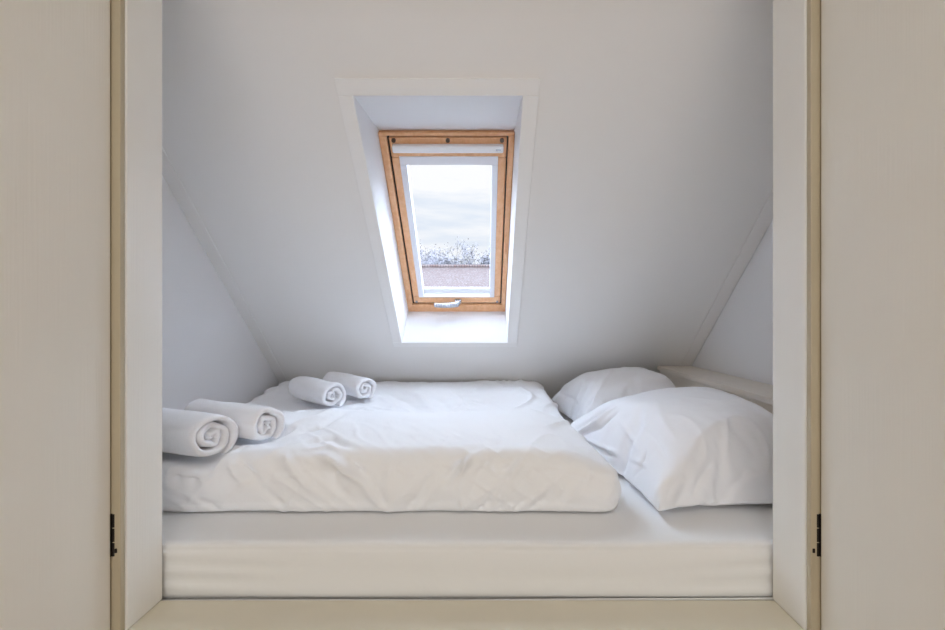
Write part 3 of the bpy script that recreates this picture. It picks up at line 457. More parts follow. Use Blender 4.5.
-12,1,1,17,-19,42,24,64,71,68,53,55,-69,-72,-55,-58,-61,-28,-18,-11,0,-4,3,2,-6,4,7,-10,-1,4,10,-12,-1,1,9,-7,15,-15,20,47,70,57,49,67,69,-73,-71,-65,-59,-51,-33,-16,-11,2,-6,2,4,-5,10,-7,-3,1,8,4,-13,7,8,3,-2,-17,7,18,62,31,58,63,
65,82,-72,-71,-69,-58,-40,-50,-12,-11,5,-8,6,-4,2,-1,5,-6,8,-7,8,-10,12,-9,-3,-1,0,30,-5,35,55,57,64,65,88,-62,-71,-71,-69,-53,-35,-12,-12,5,-9,6,0,-5,6,-5,4,4,-9,3,6,-8,9,-11,11,-8,33,16,10,51,57,63,67,97,-72,-72,-69,-49,-68,-32,-15,
-14,3,-8,3,5,-6,3,-1,-3,7,-7,6,2,-7,5,1,-9,18,-6,19,44,42,53,62,67,97,-72,-72,-65,-60,-55,-29,-17,-16,0,-7,6,-3,2,-7,0,0,3,4,-6,0,-2,1,-1,9,-8,18,17,38,51,46,60,68,100,-73,-67,-63,-61,-50,-32,-18,-19,-7,-7,7,-7,-1,5,2,3,4,3,-2,-1,1,
-4,-8,6,-5,15,23,35,46,48,58,70,108,-72,-70,-60,-63,-45,-32,-21,-19,-12,-10,1,4,-6,-3,0,1,1,0,2,1,0,-1,4,-6,15,9,25,33,43,46,70,59,105,-60,-69,-70,-55,-41,-32,-23,-20,-14,-13,-5,-3,7,2,0,0,-1,-4,1,-1,-2,0,-1,6,10,13,28,31,43,51,71,
59,95,-52,-71,-68,-53,-39,-32,-25,-21,-15,-13,-10,-6,-2,1,0,-1,1,6,2,1,1,1,0,-3,14,15,31,26,46,55,69,41,103,-42,-72,-66,-51,-38,-32,-26,-23,-16,-16,-11,-8,-4,-3,1,-1,-1,0,0,1,3,3,4,9,11,15,24,34,51,55,67,59,72,-29,-72,-64,-51,-36,-33,
-26,-24,-17,-13,-12,-11,-8,-2,4,1,0,0,-2,-3,2,5,6,8,11,12,21,53,43,59,68,69,44,-20,-67,-68,-46,-35,-35,-25,-28,-14,-14,-11,-11,-11,-7,-5,-3,1,3,4,4,7,6,6,7,7,10,32,33,66,53,68,39,60,-18,-59,-68,-44,-36,-34,-27,-21,1,-18,-11,-12,-8,
-17,-8,-5,15,-6,3,4,5,6,6,6,7,7,19,52,46,69,26,63,67,-20,-48,-69,-43,-36,-31,-21,5,-19,-6,-14,-13,-13,-11,4,4,-16,9,-3,1,3,5,5,5,5,6,4,29,63,33,48,62,76,-37,-15,-71,-43,-32,-16,-15,-5,11,-21,-12,-10,-10,-8,14,-15,-7,-1,6,-5,-1,1,3,
3,4,6,6,10,26,43,49,61,94,-48,1,-70,-33,-3,-21,-10,4,-13,2,-17,-10,-8,-8,2,2,-11,-1,-2,3,-4,-2,1,1,2,3,5,8,11,26,36,55,90,-25,-5,-55,7,-22,-1,-4,-8,-2,-11,-8,-7,-6,-8,-2,-2,-3,-2,-2,-2,-1,0,-3,-2,-1,0,1,4,12,16,20,28,99,-15,-8,-1,-8,
-8,3,-6,-6,-1,-11,-7,-6,-7,-7,-2,-2,-3,-2,-2,-2,-3,0,-3,-4,-1,2,-2,0,0,11,15,21,],
])
PILLOW_FRONT = (38, 42, [
[1332,33,56,57,56,33,62,62,60,61,61,61,51,60,56,56,50,62,62,61,62,62,61,61,61,62,61,62,61,62,62,61,7,-16,43,49,50,53,58,-1990,-28,61,59,59,51,44,61,62,61,61,61,54,62,41,62,61,55,62,61,62,62,61,61,62,61,62,61,62,61,62,61,-18,10,49,51,
56,58,47,-2033,41,15,61,61,58,55,49,61,61,61,62,61,59,37,62,61,56,61,62,62,61,62,62,61,61,62,61,62,61,62,62,-47,48,54,56,57,53,30,-2028,18,32,51,61,61,59,57,58,58,61,61,61,61,55,46,55,61,62,62,61,62,61,62,61,62,61,62,61,62,62,61,-22,
46,53,57,55,39,16,-2016,18,30,44,55,61,60,55,61,62,61,61,62,60,61,41,60,60,62,61,62,60,62,62,61,62,61,62,61,61,62,62,-1,48,55,54,46,24,11,-2005,23,23,42,51,56,61,58,62,61,60,62,61,62,61,59,51,55,62,62,61,61,61,61,61,61,62,62,61,62,
62,61,19,55,55,43,31,18,10,-1993,18,26,40,48,53,58,61,60,61,62,61,61,61,62,61,51,60,61,62,61,61,60,60,62,62,61,61,62,61,62,62,40,53,40,37,28,20,7,-1981,16,26,39,45,52,56,58,61,61,61,62,60,62,61,62,61,56,61,61,60,59,61,62,61,61,61,62,
62,62,61,62,58,39,37,33,27,18,-1,-1961,15,26,40,40,50,55,57,60,61,60,62,62,61,61,61,62,61,62,59,57,61,62,62,60,62,62,61,61,62,62,60,50,45,38,32,26,17,7,-1958,16,25,36,41,51,51,56,59,60,61,61,62,61,62,61,61,62,62,61,60,60,61,60,62,61,
62,61,62,62,60,55,46,49,41,31,27,15,9,-1946,14,24,33,41,47,51,56,58,60,60,62,61,61,62,62,61,62,62,61,60,61,61,61,62,61,62,61,61,61,58,54,50,41,45,32,27,14,11,-1935,14,23,31,40,43,51,55,58,59,60,61,62,61,62,61,62,62,61,62,62,61,60,62,
61,61,62,61,61,59,57,52,52,44,43,30,28,11,15,-1923,15,19,30,41,40,48,56,55,59,60,62,60,62,62,61,62,62,61,62,61,62,61,62,61,61,61,61,60,59,52,53,54,40,47,30,28,16,12,-1912,16,18,33,29,42,51,50,55,60,59,61,62,61,62,61,62,62,61,62,62,
61,61,62,61,61,61,61,60,57,56,53,45,50,40,28,31,17,13,-1899,14,18,28,30,40,46,55,52,58,61,60,61,62,61,62,62,62,61,62,62,61,62,61,62,60,61,60,60,57,57,48,53,44,39,34,22,18,19,-1888,14,19,24,31,36,42,52,55,59,58,61,61,62,61,62,62,62,
61,62,62,61,62,61,61,61,61,60,57,57,59,52,50,36,37,36,35,18,12,-1874,25,24,41,21,46,18,34,56,53,60,60,62,61,62,62,62,61,62,62,61,62,61,62,61,61,61,58,60,57,56,51,51,42,39,34,24,23,12,-1835,42,23,0,46,9,55,21,33,52,61,61,60,61,62,62,
62,61,62,62,61,62,61,62,61,61,60,60,58,55,56,50,52,44,39,29,33,13,17,-1796,-17,18,48,13,20,42,58,24,41,56,61,61,62,62,62,61,62,62,61,62,62,61,62,60,62,60,60,56,58,52,54,50,43,41,32,30,15,14,-1841,21,5,34,47,32,21,53,59,28,51,58,62,
62,62,61,62,62,61,62,62,61,62,61,61,61,60,60,59,56,52,51,40,44,50,37,26,12,17,-1862,13,24,27,31,38,39,51,54,60,41,54,62,61,62,62,62,61,62,62,61,62,61,62,61,61,61,59,59,49,51,51,55,44,36,43,23,18,14,-1869,14,23,27,33,46,38,45,50,56,
59,49,61,62,62,61,62,62,62,61,62,61,62,61,62,61,60,58,57,59,53,52,47,46,41,23,23,21,22,-1876,16,22,28,34,40,50,44,44,53,56,62,60,62,61,62,62,61,62,62,61,62,61,62,61,62,60,60,58,54,55,53,47,44,34,37,24,18,15,-1882,22,34,18,29,42,40,
47,54,53,57,60,61,62,62,61,62,62,62,61,62,62,61,62,61,61,59,60,58,59,53,52,46,41,42,31,26,13,16,-1883,31,14,37,29,28,45,50,53,55,59,60,61,61,62,62,62,61,62,62,61,62,61,62,61,62,60,59,59,58,53,52,44,46,38,27,31,15,11,-1887,13,25,32,
31,40,46,52,53,57,59,59,62,61,62,61,62,62,61,62,62,61,62,62,61,61,61,61,59,55,54,50,49,43,33,36,26,14,10,-1867,-11,21,33,35,43,46,54,52,58,59,61,60,61,62,62,61,62,62,61,62,62,61,62,61,62,60,61,61,52,53,54,48,38,43,31,24,14,9,-1885,
2,21,34,37,48,43,53,55,59,58,61,60,62,61,62,62,61,62,62,61,62,62,61,62,61,61,61,58,61,52,49,48,41,41,28,23,15,8,-1899,14,20,33,38,47,47,54,57,57,59,61,61,61,62,61,62,62,61,62,62,61,62,61,62,61,61,60,61,59,37,57,49,49,40,26,22,15,9,
-1909,26,14,33,39,47,50,54,56,59,60,60,61,61,62,62,61,62,62,61,62,61,62,61,61,62,61,61,59,57,53,22,55,49,22,49,30,15,11,-1915,18,24,34,41,46,54,52,57,59,60,60,61,62,62,61,62,61,62,61,62,61,62,61,61,62,60,62,53,60,53,43,14,56,35,16,
48,29,14,-1921,20,26,31,43,48,53,54,58,59,60,60,62,61,62,62,61,62,61,61,62,61,62,61,61,61,62,60,62,45,57,36,49,8,56,32,4,42,29,-1924,25,27,26,44,49,53,57,57,58,61,61,62,61,62,62,61,62,61,60,61,62,61,62,61,61,60,62,61,60,40,58,27,39,
9,50,20,6,31,-1907,13,28,40,41,49,54,56,59,59,61,61,62,62,61,62,61,59,61,61,61,62,61,62,61,61,61,61,61,61,60,52,46,35,21,8,27,33,2,-1915,10,30,38,49,47,54,56,59,61,61,62,61,62,61,62,62,60,61,57,62,61,61,62,60,61,61,61,61,61,60,59,51,
47,35,23,23,1,31,-1964,10,31,38,48,50,55,57,61,61,62,60,61,62,62,62,61,57,61,62,58,61,62,60,60,61,61,61,62,60,61,59,57,52,43,19,20,21,29,-1999,12,30,40,49,52,56,62,59,60,58,62,62,62,61,62,62,59,59,59,58,62,58,60,61,61,61,62,61,61,61,
61,58,55,49,41,29,23,9,-2029,16,27,43,51,54,60,61,58,55,62,62,61,62,62,61,62,56,61,62,55,61,62,58,58,60,61,62,61,61,61,61,61,57,53,46,6,31,38,-2060,34,13,42,56,62,60,50,56,60,62,62,62,61,61,60,62,61,57,55,61,61,57,61,61,56,61,61,62,
61,61,61,62,60,56,49,-5,42,47,-2067,7,28,49,62,59,46,60,62,61,54,62,62,61,62,61,56,61,62,61,49,59,59,61,57,60,61,62,61,60,62,61,61,61,62,51,-6,58,31,-2054,-18,43,54,59,45,62,61,52,56,59,62,62,62,57,58,62,61,61,62,53,61,48,60,62,59,
60,61,61,61,61,61,61,61,61,61,-8,61,17,-2011,-50,60,44,57,45,61,55,54,53,60,62,62,61,60,60,60,57,61,62,59,54,55,54,61,59,61,61,60,61,61,60,62,59,61,60,60,-5,3,-1994,-54,46,60,61,56,55,35,60,61,61,61,62,62,61,62,57,54,61,61,62,60,60,
42,60,62,58,61,61,60,61,60,61,60,61,61,61,-45,32,-1900,58,58,58,55,47,60,60,61,60,51,57,56,55,57,61,62,62,61,61,62,61,61,62,61,61,61,62,62,61,62,33,-37,47,54,58,58,-1988,40,59,60,59,51,60,60,60,59,54,53,61,56,58,62,61,62,60,61,61,62,
62,61,61,60,62,62,61,62,62,60,-53,58,59,56,53,-1983,11,50,58,60,60,60,58,61,48,58,60,61,61,59,62,61,60,61,61,62,61,62,61,61,62,61,61,62,61,62,7,25,58,55,54,38,-1986,20,38,53,58,60,60,61,55,61,60,54,62,61,61,61,62,61,61,62,60,61,61,
62,62,61,62,62,62,61,61,8,40,57,54,47,30,-1978,19,35,47,54,58,60,60,59,58,59,61,62,61,62,61,62,61,62,60,62,61,62,62,61,62,62,62,61,62,60,13,51,56,51,40,24,-1969,18,32,45,50,57,57,59,61,59,61,62,62,61,61,62,62,61,62,61,62,62,61,62,62,
61,62,62,62,61,61,20,58,53,49,26,23,-1955,16,30,46,43,56,57,59,60,60,62,62,61,62,61,62,62,61,62,62,62,61,62,62,61,62,62,62,62,61,63,25,52,62,46,30,23,-1956,14,33,32,46,55,57,59,60,61,61,62,61,62,62,61,62,62,61,62,62,61,62,62,62,61,
62,62,62,62,62,59,22,56,56,29,17,-1940,15,14,35,45,54,56,60,60,61,62,61,62,62,61,62,62,61,62,61,62,62,61,62,62,61,62,62,62,62,62,60,30,59,39,39,11,-1937,12,27,26,44,51,57,60,60,61,62,62,62,61,62,62,61,62,61,62,61,62,61,62,62,62,61,
62,62,63,62,60,39,49,50,28,7,-1920,6,19,31,43,48,57,60,60,62,62,62,61,62,61,62,62,61,62,61,62,61,62,61,62,62,62,62,62,62,62,57,59,45,36,29,11,-1916,5,19,28,46,42,56,59,62,62,62,61,62,61,62,62,61,61,62,61,62,61,62,61,62,62,62,62,62,
62,62,58,58,46,35,28,12,-1906,3,16,27,37,48,55,60,62,62,61,62,62,61,62,61,62,61,61,62,61,62,61,62,61,62,62,62,62,62,62,61,55,47,33,29,12,-1895,0,14,33,25,53,50,61,62,61,62,62,61,62,61,61,62,61,62,61,61,62,62,61,62,62,61,62,62,63,61,
62,54,47,33,29,8,-1880,-1,10,22,32,48,53,62,62,61,62,62,61,61,61,61,62,62,61,61,62,61,62,62,61,62,62,62,62,62,63,61,53,48,32,29,11,-1869,-4,11,13,31,46,53,63,61,61,63,61,62,61,60,62,61,62,61,62,61,62,62,61,62,62,61,62,63,62,62,61,53,
48,33,27,13,-1840,-1,29,8,-7,35,57,62,62,61,62,62,62,60,61,61,62,61,62,61,62,61,62,62,61,62,62,62,62,62,63,60,53,48,33,27,12,-1798,-10,-29,14,41,9,56,62,62,61,61,62,62,61,60,62,61,62,61,62,61,62,61,62,62,62,61,62,63,62,61,62,53,47,
33,26,13,-1834,-20,1,18,28,38,52,63,61,61,62,62,62,60,61,61,62,61,62,61,62,61,62,62,61,62,62,62,62,62,62,62,52,47,33,26,12,-1867,3,9,19,28,52,41,62,62,61,62,62,61,61,60,62,61,61,62,62,61,62,62,61,62,62,61,63,62,62,63,60,53,46,32,26,
12,-1865,-5,12,22,30,44,50,60,62,61,62,62,62,60,61,61,62,61,62,61,62,61,62,62,62,61,62,62,62,63,62,59,54,45,33,26,12,-1874,0,14,23,32,44,50,60,62,61,62,62,61,61,60,62,61,62,61,62,62,61,62,61,62,62,62,62,62,62,63,58,54,45,33,25,11,-1879,
5,13,26,33,45,50,58,62,61,62,62,62,60,61,62,61,61,62,62,61,62,61,62,62,62,61,62,63,62,63,58,53,45,32,25,11,-1883,7,14,27,36,48,46,57,62,62,62,61,62,61,60,62,62,61,62,61,62,61,62,62,62,61,62,62,62,63,62,58,53,44,33,24,10,-1884,8,15,
29,41,39,50,57,61,62,62,62,62,60,61,62,61,62,62,61,62,61,62,62,61,62,62,62,62,62,63,58,52,44,32,23,11,-1879,3,15,36,31,44,51,57,60,62,62,61,62,61,61,61,62,62,61,62,61,62,62,61,62,62,61,62,63,62,62,58,52,44,32,22,10,-1863,-12,16,30,
35,47,52,56,60,61,62,61,62,61,62,61,62,61,62,62,61,62,62,61,62,62,61,62,62,62,63,58,51,44,30,22,10,-1885,33,12,10,38,49,52,56,59,60,62,62,61,62,62,61,62,61,62,61,62,62,61,62,62,61,62,62,62,62,62,59,46,49,28,21,11,-1875,19,4,33,28,50,
53,56,58,61,60,62,62,62,61,62,62,61,62,61,62,61,62,62,61,62,62,62,61,63,60,60,51,43,27,21,11,-1874,5,17,27,39,49,53,56,58,60,60,62,62,61,62,62,61,62,61,62,62,61,62,62,61,62,62,62,61,63,61,53,56,41,27,21,10,-1872,25,12,12,42,50,52,56,
57,60,60,62,61,62,62,61,62,61,62,62,61,62,62,61,62,62,62,61,62,63,61,57,53,36,28,20,9,-1871,35,-5,26,42,48,52,56,57,60,60,61,61,61,62,62,62,61,62,62,61,62,62,61,62,62,62,62,62,62,61,60,27,47,11,36,5,-1870,53,-7,30,39,49,51,55,58,60,
59,61,61,61,62,62,61,62,62,61,62,62,62,61,62,62,62,61,63,62,61,59,47,-7,45,0,6,-1839,58,-5,30,40,47,51,55,58,59,60,60,61,62,61,61,62,62,62,61,62,62,62,61,62,62,62,62,62,61,62,45,60,35,-9,25,40,-1888,61,-5,33,41,44,52,53,59,60,60,62,
58,61,62,61,62,61,62,62,61,62,62,61,62,62,62,61,62,62,62,55,43,61,26,20,43,-1941,62,-4,36,40,57,46,45,60,61,62,59,62,56,61,62,62,61,62,62,60,61,61,62,62,61,62,62,62,61,62,61,58,56,44,36,20,-1966,61,34,-1,58,34,44,54,61,62,61,61,61,
62,58,57,62,60,62,61,62,58,61,62,62,61,62,61,62,62,62,61,60,58,51,42,23,-1984,33,61,13,56,24,41,62,60,61,62,62,61,62,62,57,54,60,61,61,61,56,62,61,62,61,62,61,61,62,62,62,61,60,56,15,46,-2003,59,54,47,32,14,51,54,62,62,61,62,62,61,
62,61,58,51,59,61,61,59,58,58,62,60,61,62,61,61,62,62,61,62,59,-4,36,-1967,60,15,57,22,37,57,61,62,61,62,61,62,60,61,60,62,61,47,60,62,61,60,55,56,61,62,59,61,61,61,61,62,61,62,-20,61,-1970,-3,61,45,38,59,60,53,60,59,61,61,62,60,61,
60,59,61,53,61,59,58,61,48,61,61,62,58,61,62,60,61,61,59,61,34,20,],
[4128,-44,24,23,25,52,2,4,11,10,11,10,35,-11,26,26,-34,-5,-1,0,2,4,4,12,-8,-1,10,-3,2,2,4,5,60,-60,-44,-39,-35,-32,-21,-41,6,9,18,20,33,43,-9,1,8,8,9,30,1,44,-6,5,-27,1,1,6,-2,7,-6,5,8,-5,4,3,3,8,-1,57,-61,-37,-35,-27,-19,-1,-47,2,-6,
11,13,22,26,37,-12,-3,10,9,9,15,49,-4,8,-25,-1,0,7,-5,2,1,4,9,-4,3,4,7,-1,1,36,-38,-31,-25,-16,-7,2,-47,-1,-2,-3,12,2,19,22,22,-18,10,10,10,13,25,39,-24,-9,1,5,-6,-1,9,0,1,2,9,0,1,3,3,4,46,-40,-32,-18,-8,1,3,-47,-1,-3,-3,-1,4,3,28,
-4,6,8,8,9,11,12,44,-13,-11,6,-3,-2,10,-4,2,6,0,3,3,5,7,-1,5,46,-39,-29,-9,0,3,3,-47,-1,-2,-3,-2,-1,4,-1,8,8,15,4,5,7,9,17,31,-23,1,0,4,6,8,-7,3,7,0,3,8,-1,3,3,42,-30,-29,4,4,3,3,-47,-1,-2,-3,-2,-2,-1,3,1,7,6,12,1,5,6,7,31,-14,0,3,
6,7,10,-8,2,4,4,6,-1,7,-2,3,29,-33,4,5,3,4,2,-47,-1,-2,-2,-3,-2,-1,0,2,3,6,4,9,1,4,4,6,19,-7,5,11,10,-5,1,6,1,6,0,2,3,6,-4,6,4,4,4,4,3,1,-45,-1,-2,-2,-3,-2,-1,-1,1,3,2,4,4,8,0,3,3,5,6,9,14,1,-2,4,6,0,4,3,5,1,3,6,6,5,4,4,4,2,2,-45,-1,
-2,-3,-2,-2,-2,-1,1,1,3,2,4,4,3,6,1,5,5,6,9,8,-3,7,1,6,2,4,3,4,5,6,6,5,5,4,3,3,2,-46,-1,-2,-2,-2,-3,-2,-1,1,1,2,3,3,3,4,3,4,4,4,6,9,0,6,3,4,5,3,4,5,5,6,6,5,5,5,4,4,2,2,-46,0,-2,-2,-3,-2,-2,-1,0,1,2,2,3,3,4,4,3,5,3,4,5,5,6,3,5,4,4,5,
5,5,6,6,6,5,5,4,3,2,3,-46,-1,-1,-2,-3,-3,-2,0,-2,1,2,3,2,4,3,4,4,4,4,4,5,4,5,4,5,4,5,5,5,6,6,6,5,5,5,4,4,2,2,-46,-1,-1,-2,-2,-3,-2,-2,-1,2,1,2,4,3,3,4,4,4,4,4,5,4,5,4,5,5,4,5,6,5,6,6,5,5,5,4,4,3,2,-47,0,-1,-2,-3,-2,-3,-1,-1,0,2,2,3,
4,3,4,4,4,4,4,5,4,5,4,5,5,5,5,5,6,5,6,5,6,5,4,3,3,2,-46,-1,-1,-2,-2,-3,-3,-2,0,1,0,3,3,3,4,4,4,4,5,4,4,5,4,5,4,5,5,5,6,5,6,5,6,4,5,4,4,3,3,-47,-3,-3,-16,6,-15,16,2,0,-1,1,2,4,3,4,4,4,4,5,4,5,4,5,4,5,5,4,6,5,6,5,6,5,5,4,5,3,4,2,-56,
-23,-1,11,-4,-4,2,10,5,-1,2,2,2,4,4,4,5,4,4,5,4,5,4,5,4,5,5,5,6,5,6,5,6,4,5,4,4,3,3,-65,-21,-5,19,-4,-2,-4,11,9,0,0,3,4,3,5,4,4,4,5,4,5,4,5,4,5,4,5,6,5,5,6,6,5,5,4,4,4,3,3,-90,3,-9,4,16,-1,-7,6,13,4,0,2,4,4,4,4,5,4,4,5,4,5,4,5,4,5,
5,5,5,6,6,5,3,5,7,4,4,3,3,-97,-2,0,1,2,4,5,5,6,12,3,1,4,4,4,5,4,5,4,4,5,4,5,4,5,5,4,6,5,4,6,5,4,5,6,5,4,3,3,-97,-2,0,1,2,5,4,5,4,7,10,1,4,5,4,4,5,4,5,4,5,4,4,5,5,4,5,5,5,4,5,5,5,5,6,4,4,4,4,-99,-1,-1,1,3,3,7,4,4,6,6,6,5,4,5,4,5,4,4,
5,4,5,4,5,4,5,4,5,5,5,4,5,6,5,5,5,3,4,4,-100,0,0,1,2,3,4,5,7,6,6,5,5,5,4,5,4,5,4,5,4,4,5,4,5,4,5,5,4,5,5,5,5,5,5,5,4,4,3,-100,1,-4,5,1,2,5,6,6,6,6,6,4,5,5,4,5,4,5,4,5,4,5,4,4,5,4,5,5,5,5,5,5,5,5,4,5,3,4,-101,-7,1,3,3,5,5,6,6,6,6,6,
5,5,4,5,4,5,4,5,4,5,4,5,4,5,4,4,5,5,5,5,5,5,5,5,4,4,3,-102,-6,0,3,4,5,6,6,6,6,6,5,5,5,5,5,4,5,4,5,4,4,5,4,5,4,5,4,4,6,4,6,5,4,5,5,5,3,3,-107,-2,1,3,4,6,5,6,6,6,6,5,6,5,4,5,5,4,5,4,4,5,4,5,4,5,4,5,3,5,5,6,5,5,5,5,4,4,3,-111,1,1,3,4,
5,6,6,7,6,6,5,5,5,5,4,5,5,4,5,4,4,5,4,5,4,5,4,4,4,-2,12,6,6,5,4,5,3,3,-112,3,0,3,4,6,6,6,6,6,6,5,6,5,4,5,4,5,5,4,4,5,4,4,4,5,5,4,4,3,-1,-4,16,6,-11,25,6,3,3,-113,1,2,4,5,5,6,6,7,6,5,6,5,5,4,5,5,4,5,4,5,4,4,4,4,5,3,6,0,5,1,-4,-3,19,
-6,-10,38,7,4,-114,1,3,3,5,6,6,6,6,6,6,5,5,5,5,4,4,6,4,3,5,3,5,4,4,5,4,3,4,0,3,-7,0,0,14,-9,-6,48,7,-115,3,2,3,5,6,6,6,7,6,5,5,5,4,5,4,5,3,0,10,3,5,5,4,4,3,3,5,3,2,2,-8,3,-6,10,0,-6,-5,56,-110,-1,3,6,5,6,6,6,6,6,5,5,4,3,5,5,4,-6,9,
9,2,6,6,4,3,4,4,3,3,3,2,-5,-6,-3,2,13,-5,-13,5,-52,-1,4,4,6,6,7,6,6,4,6,1,6,3,4,3,3,-3,-3,16,7,5,7,4,2,4,4,4,3,2,2,-1,-5,-5,-6,-1,0,5,-9,-39,0,4,4,7,6,6,6,5,4,-5,10,3,3,3,3,1,-11,9,4,17,7,2,-2,14,4,3,3,5,3,2,0,-3,-5,-6,-1,0,0,-8,-35,
0,4,5,6,7,6,-6,10,-11,12,5,3,3,3,3,0,-7,-7,15,17,7,-10,11,11,3,8,5,5,4,3,2,-1,-4,-6,-6,-6,-2,3,-34,2,3,5,7,6,-12,6,-19,20,0,6,3,4,5,2,1,-14,5,5,21,1,2,-11,20,13,6,4,8,5,6,2,3,-2,-5,-7,-8,0,0,-31,2,3,6,6,-2,-12,-32,19,11,2,2,1,6,-10,
11,8,-3,-11,21,-10,-6,23,1,2,25,7,8,6,3,10,6,5,3,-3,-6,-10,1,0,-31,-2,7,6,-2,-17,-36,9,0,-12,27,2,2,0,-5,-7,24,6,-1,1,-33,18,19,-5,23,12,10,9,4,14,8,8,8,6,4,-5,-9,-2,2,-31,-3,8,-29,13,-37,-5,-11,-32,23,19,2,3,-1,-19,21,7,9,0,-2,-27,
-10,38,15,3,16,14,11,10,10,10,9,11,8,9,9,-9,-2,2,-40,6,-14,-40,18,-37,-4,-25,-29,30,11,3,-4,5,-16,12,-14,24,7,4,-14,-27,28,30,1,18,12,6,17,10,8,14,8,16,12,-8,-10,-21,62,-152,6,38,11,-6,-23,-26,-49,15,10,9,-5,6,1,1,-5,-23,29,11,6,-6,
-12,-14,45,13,0,20,13,11,12,12,12,12,12,12,11,2,-27,17,-2510,18,21,21,27,40,-16,11,12,14,34,-21,26,28,-24,-7,2,3,10,-8,3,4,9,-5,10,-8,7,-3,1,0,1,52,-49,-39,-30,-21,-13,-48,-4,11,13,19,34,-10,15,14,20,30,-29,7,25,-23,5,5,7,13,-12,2,
2,2,5,13,-11,0,0,2,3,4,16,-31,-19,-12,-6,-3,-48,-2,-1,4,6,10,17,22,6,36,-15,-10,-3,3,18,-3,5,15,-6,11,-3,1,5,9,-8,3,9,-4,-3,-1,-2,27,-24,-6,-3,-3,0,-47,-2,-3,0,3,5,8,12,26,-1,15,-21,7,-2,7,11,3,-1,11,0,13,-5,1,2,2,3,3,1,3,3,9,27,-22,
-5,-3,-1,1,-48,-1,-3,-1,0,2,4,16,-4,20,-10,2,3,4,4,6,4,5,5,11,1,7,-1,2,3,3,4,4,4,6,7,27,-18,-4,-2,0,1,-48,-1,-3,-2,-1,2,1,3,9,-1,5,5,5,6,2,4,6,2,3,5,3,6,3,5,4,5,5,4,4,5,7,26,-14,-3,-1,1,0,-47,-2,-2,-2,-2,1,2,3,2,4,5,5,3,4,4,4,4,5,4,
5,4,5,5,4,5,4,5,4,4,4,4,25,-11,1,-1,0,0,-47,-1,-2,-3,-1,1,1,3,3,4,4,4,4,4,5,4,5,4,5,4,5,4,5,5,4,4,4,4,4,4,5,5,9,0,0,0,0,-48,-2,-1,-3,-1,1,1,3,3,4,4,5,4,5,4,5,4,5,4,5,4,5,4,4,5,4,4,4,4,4,5,5,7,0,1,0,0,-47,-2,-2,-2,-1,0,1,3,4,4,4,5,4,
5,4,5,4,5,4,5,4,4,5,4,4,5,4,4,4,4,4,5,7,0,1,1,0,-48,-2,-2,-1,-1,-1,2,3,3,5,4,5,4,5,4,5,4,4,5,5,4,4,5,4,4,5,4,4,4,4,4,4,4,2,2,2,-1,-47,-2,-2,-2,-1,-1,2,3,4,5,4,5,4,4,5,5,4,4,5,4,4,5,4,5,4,4,5,4,4,4,4,4,4,2,2,1,0,-48,-1,-2,-2,-3,1,1,
3,5,4,5,4,5,4,5,4,5,4,4,5,4,5,4,4,4,4,5,4,4,5,4,3,4,3,2,1,0,-48,-1,-2,-2,-3,1,0,4,5,4,5,4,5,4,4,5,4,5,4,5,4,4,4,4,5,4,4,5,4,4,4,4,4,3,1,1,0,-48,-1,-2,-3,-2,0,2,4,4,5,5,4,4,5,4,5,4,5,4,4,4,5,4,4,4,5,4,4,4,5,4,4,3,3,2,1,0,-49,0,-2,-3,
-2,-1,2,5,4,5,4,5,4,4,5,4,5,4,4,5,4,4,4,5,4,4,4,5,4,4,4,4,4,3,1,2,-1,-53,-2,-16,2,14,-2,3,4,5,4,5,4,5,4,4,5,4,5,4,4,4,4,5,4,5,4,4,4,5,4,4,4,4,2,2,1,0,-65,4,-19,6,13,3,4,4,5,4,4,5,4,5,4,4,5,4,4,4,5,4,4,5,4,4,5,4,4,4,4,5,3,3,2,1,-1,-80,
-7,4,7,8,11,3,5,4,5,4,5,4,4,5,4,4,5,4,4,4,5,4,4,5,4,4,4,5,4,4,4,4,3,1,1,0,-95,6,5,7,8,9,5,5,5,4,5,4,5,4,4,5,4,4,4,5,4,4,5,4,4,5,3,5,4,4,5,4,3,3,2,1,-1,-94,4,6,8,7,8,7,5,5,4,4,5,4,4,5,4,4,5,4,4,4,5,4,5,4,4,4,4,5,4,4,4,4,3,1,1,0,-96,
5,7,7,8,7,7,6,4,5,4,4,5,4,4,5,4,4,4,5,4,4,5,4,4,4,4,5,4,4,5,4,4,2,2,1,-1,-96,5,7,7,8,8,6,6,5,4,5,4,4,5,4,4,5,4,4,4,5,3,5,4,4,5,4,4,5,4,4,5,3,3,1,1,0,-98,6,7,7,8,8,7,6,5,4,4,5,4,4,5,4,4,4,4,5,4,4,4,4,5,4,5,4,4,5,4,4,4,2,2,1,-1,-97,5,
7,8,7,8,7,6,5,5,4,4,5,4,4,4,5,4,4,4,5,3,4,5,4,5,4,4,5,4,5,4,3,3,2,0,-1,-97,6,6,8,7,8,7,7,5,4,5,4,4,5,4,4,4,4,5,4,4,4,4,4,5,4,4,5,4,5,4,4,4,3,1,1,-1,-98,6,7,7,8,7,8,6,5,5,4,4,5,4,4,5,4,4,4,5,4,3,5,4,4,5,4,4,5,4,5,4,3,3,2,0,-1,-104,10,
8,8,8,8,7,6,6,5,4,4,5,4,4,4,4,4,5,4,4,4,4,5,4,4,4,5,4,5,5,4,2,4,1,0,0,-106,10,7,9,9,8,7,6,6,5,5,4,4,4,5,4,4,4,4,5,4,4,4,4,5,4,4,5,4,5,4,4,3,3,1,1,-1,-106,8,9,9,9,8,7,6,6,5,5,5,4,4,4,4,5,4,4,4,4,5,4,4,4,5,4,4,5,4,5,2,5,3,1,0,-1,-106,
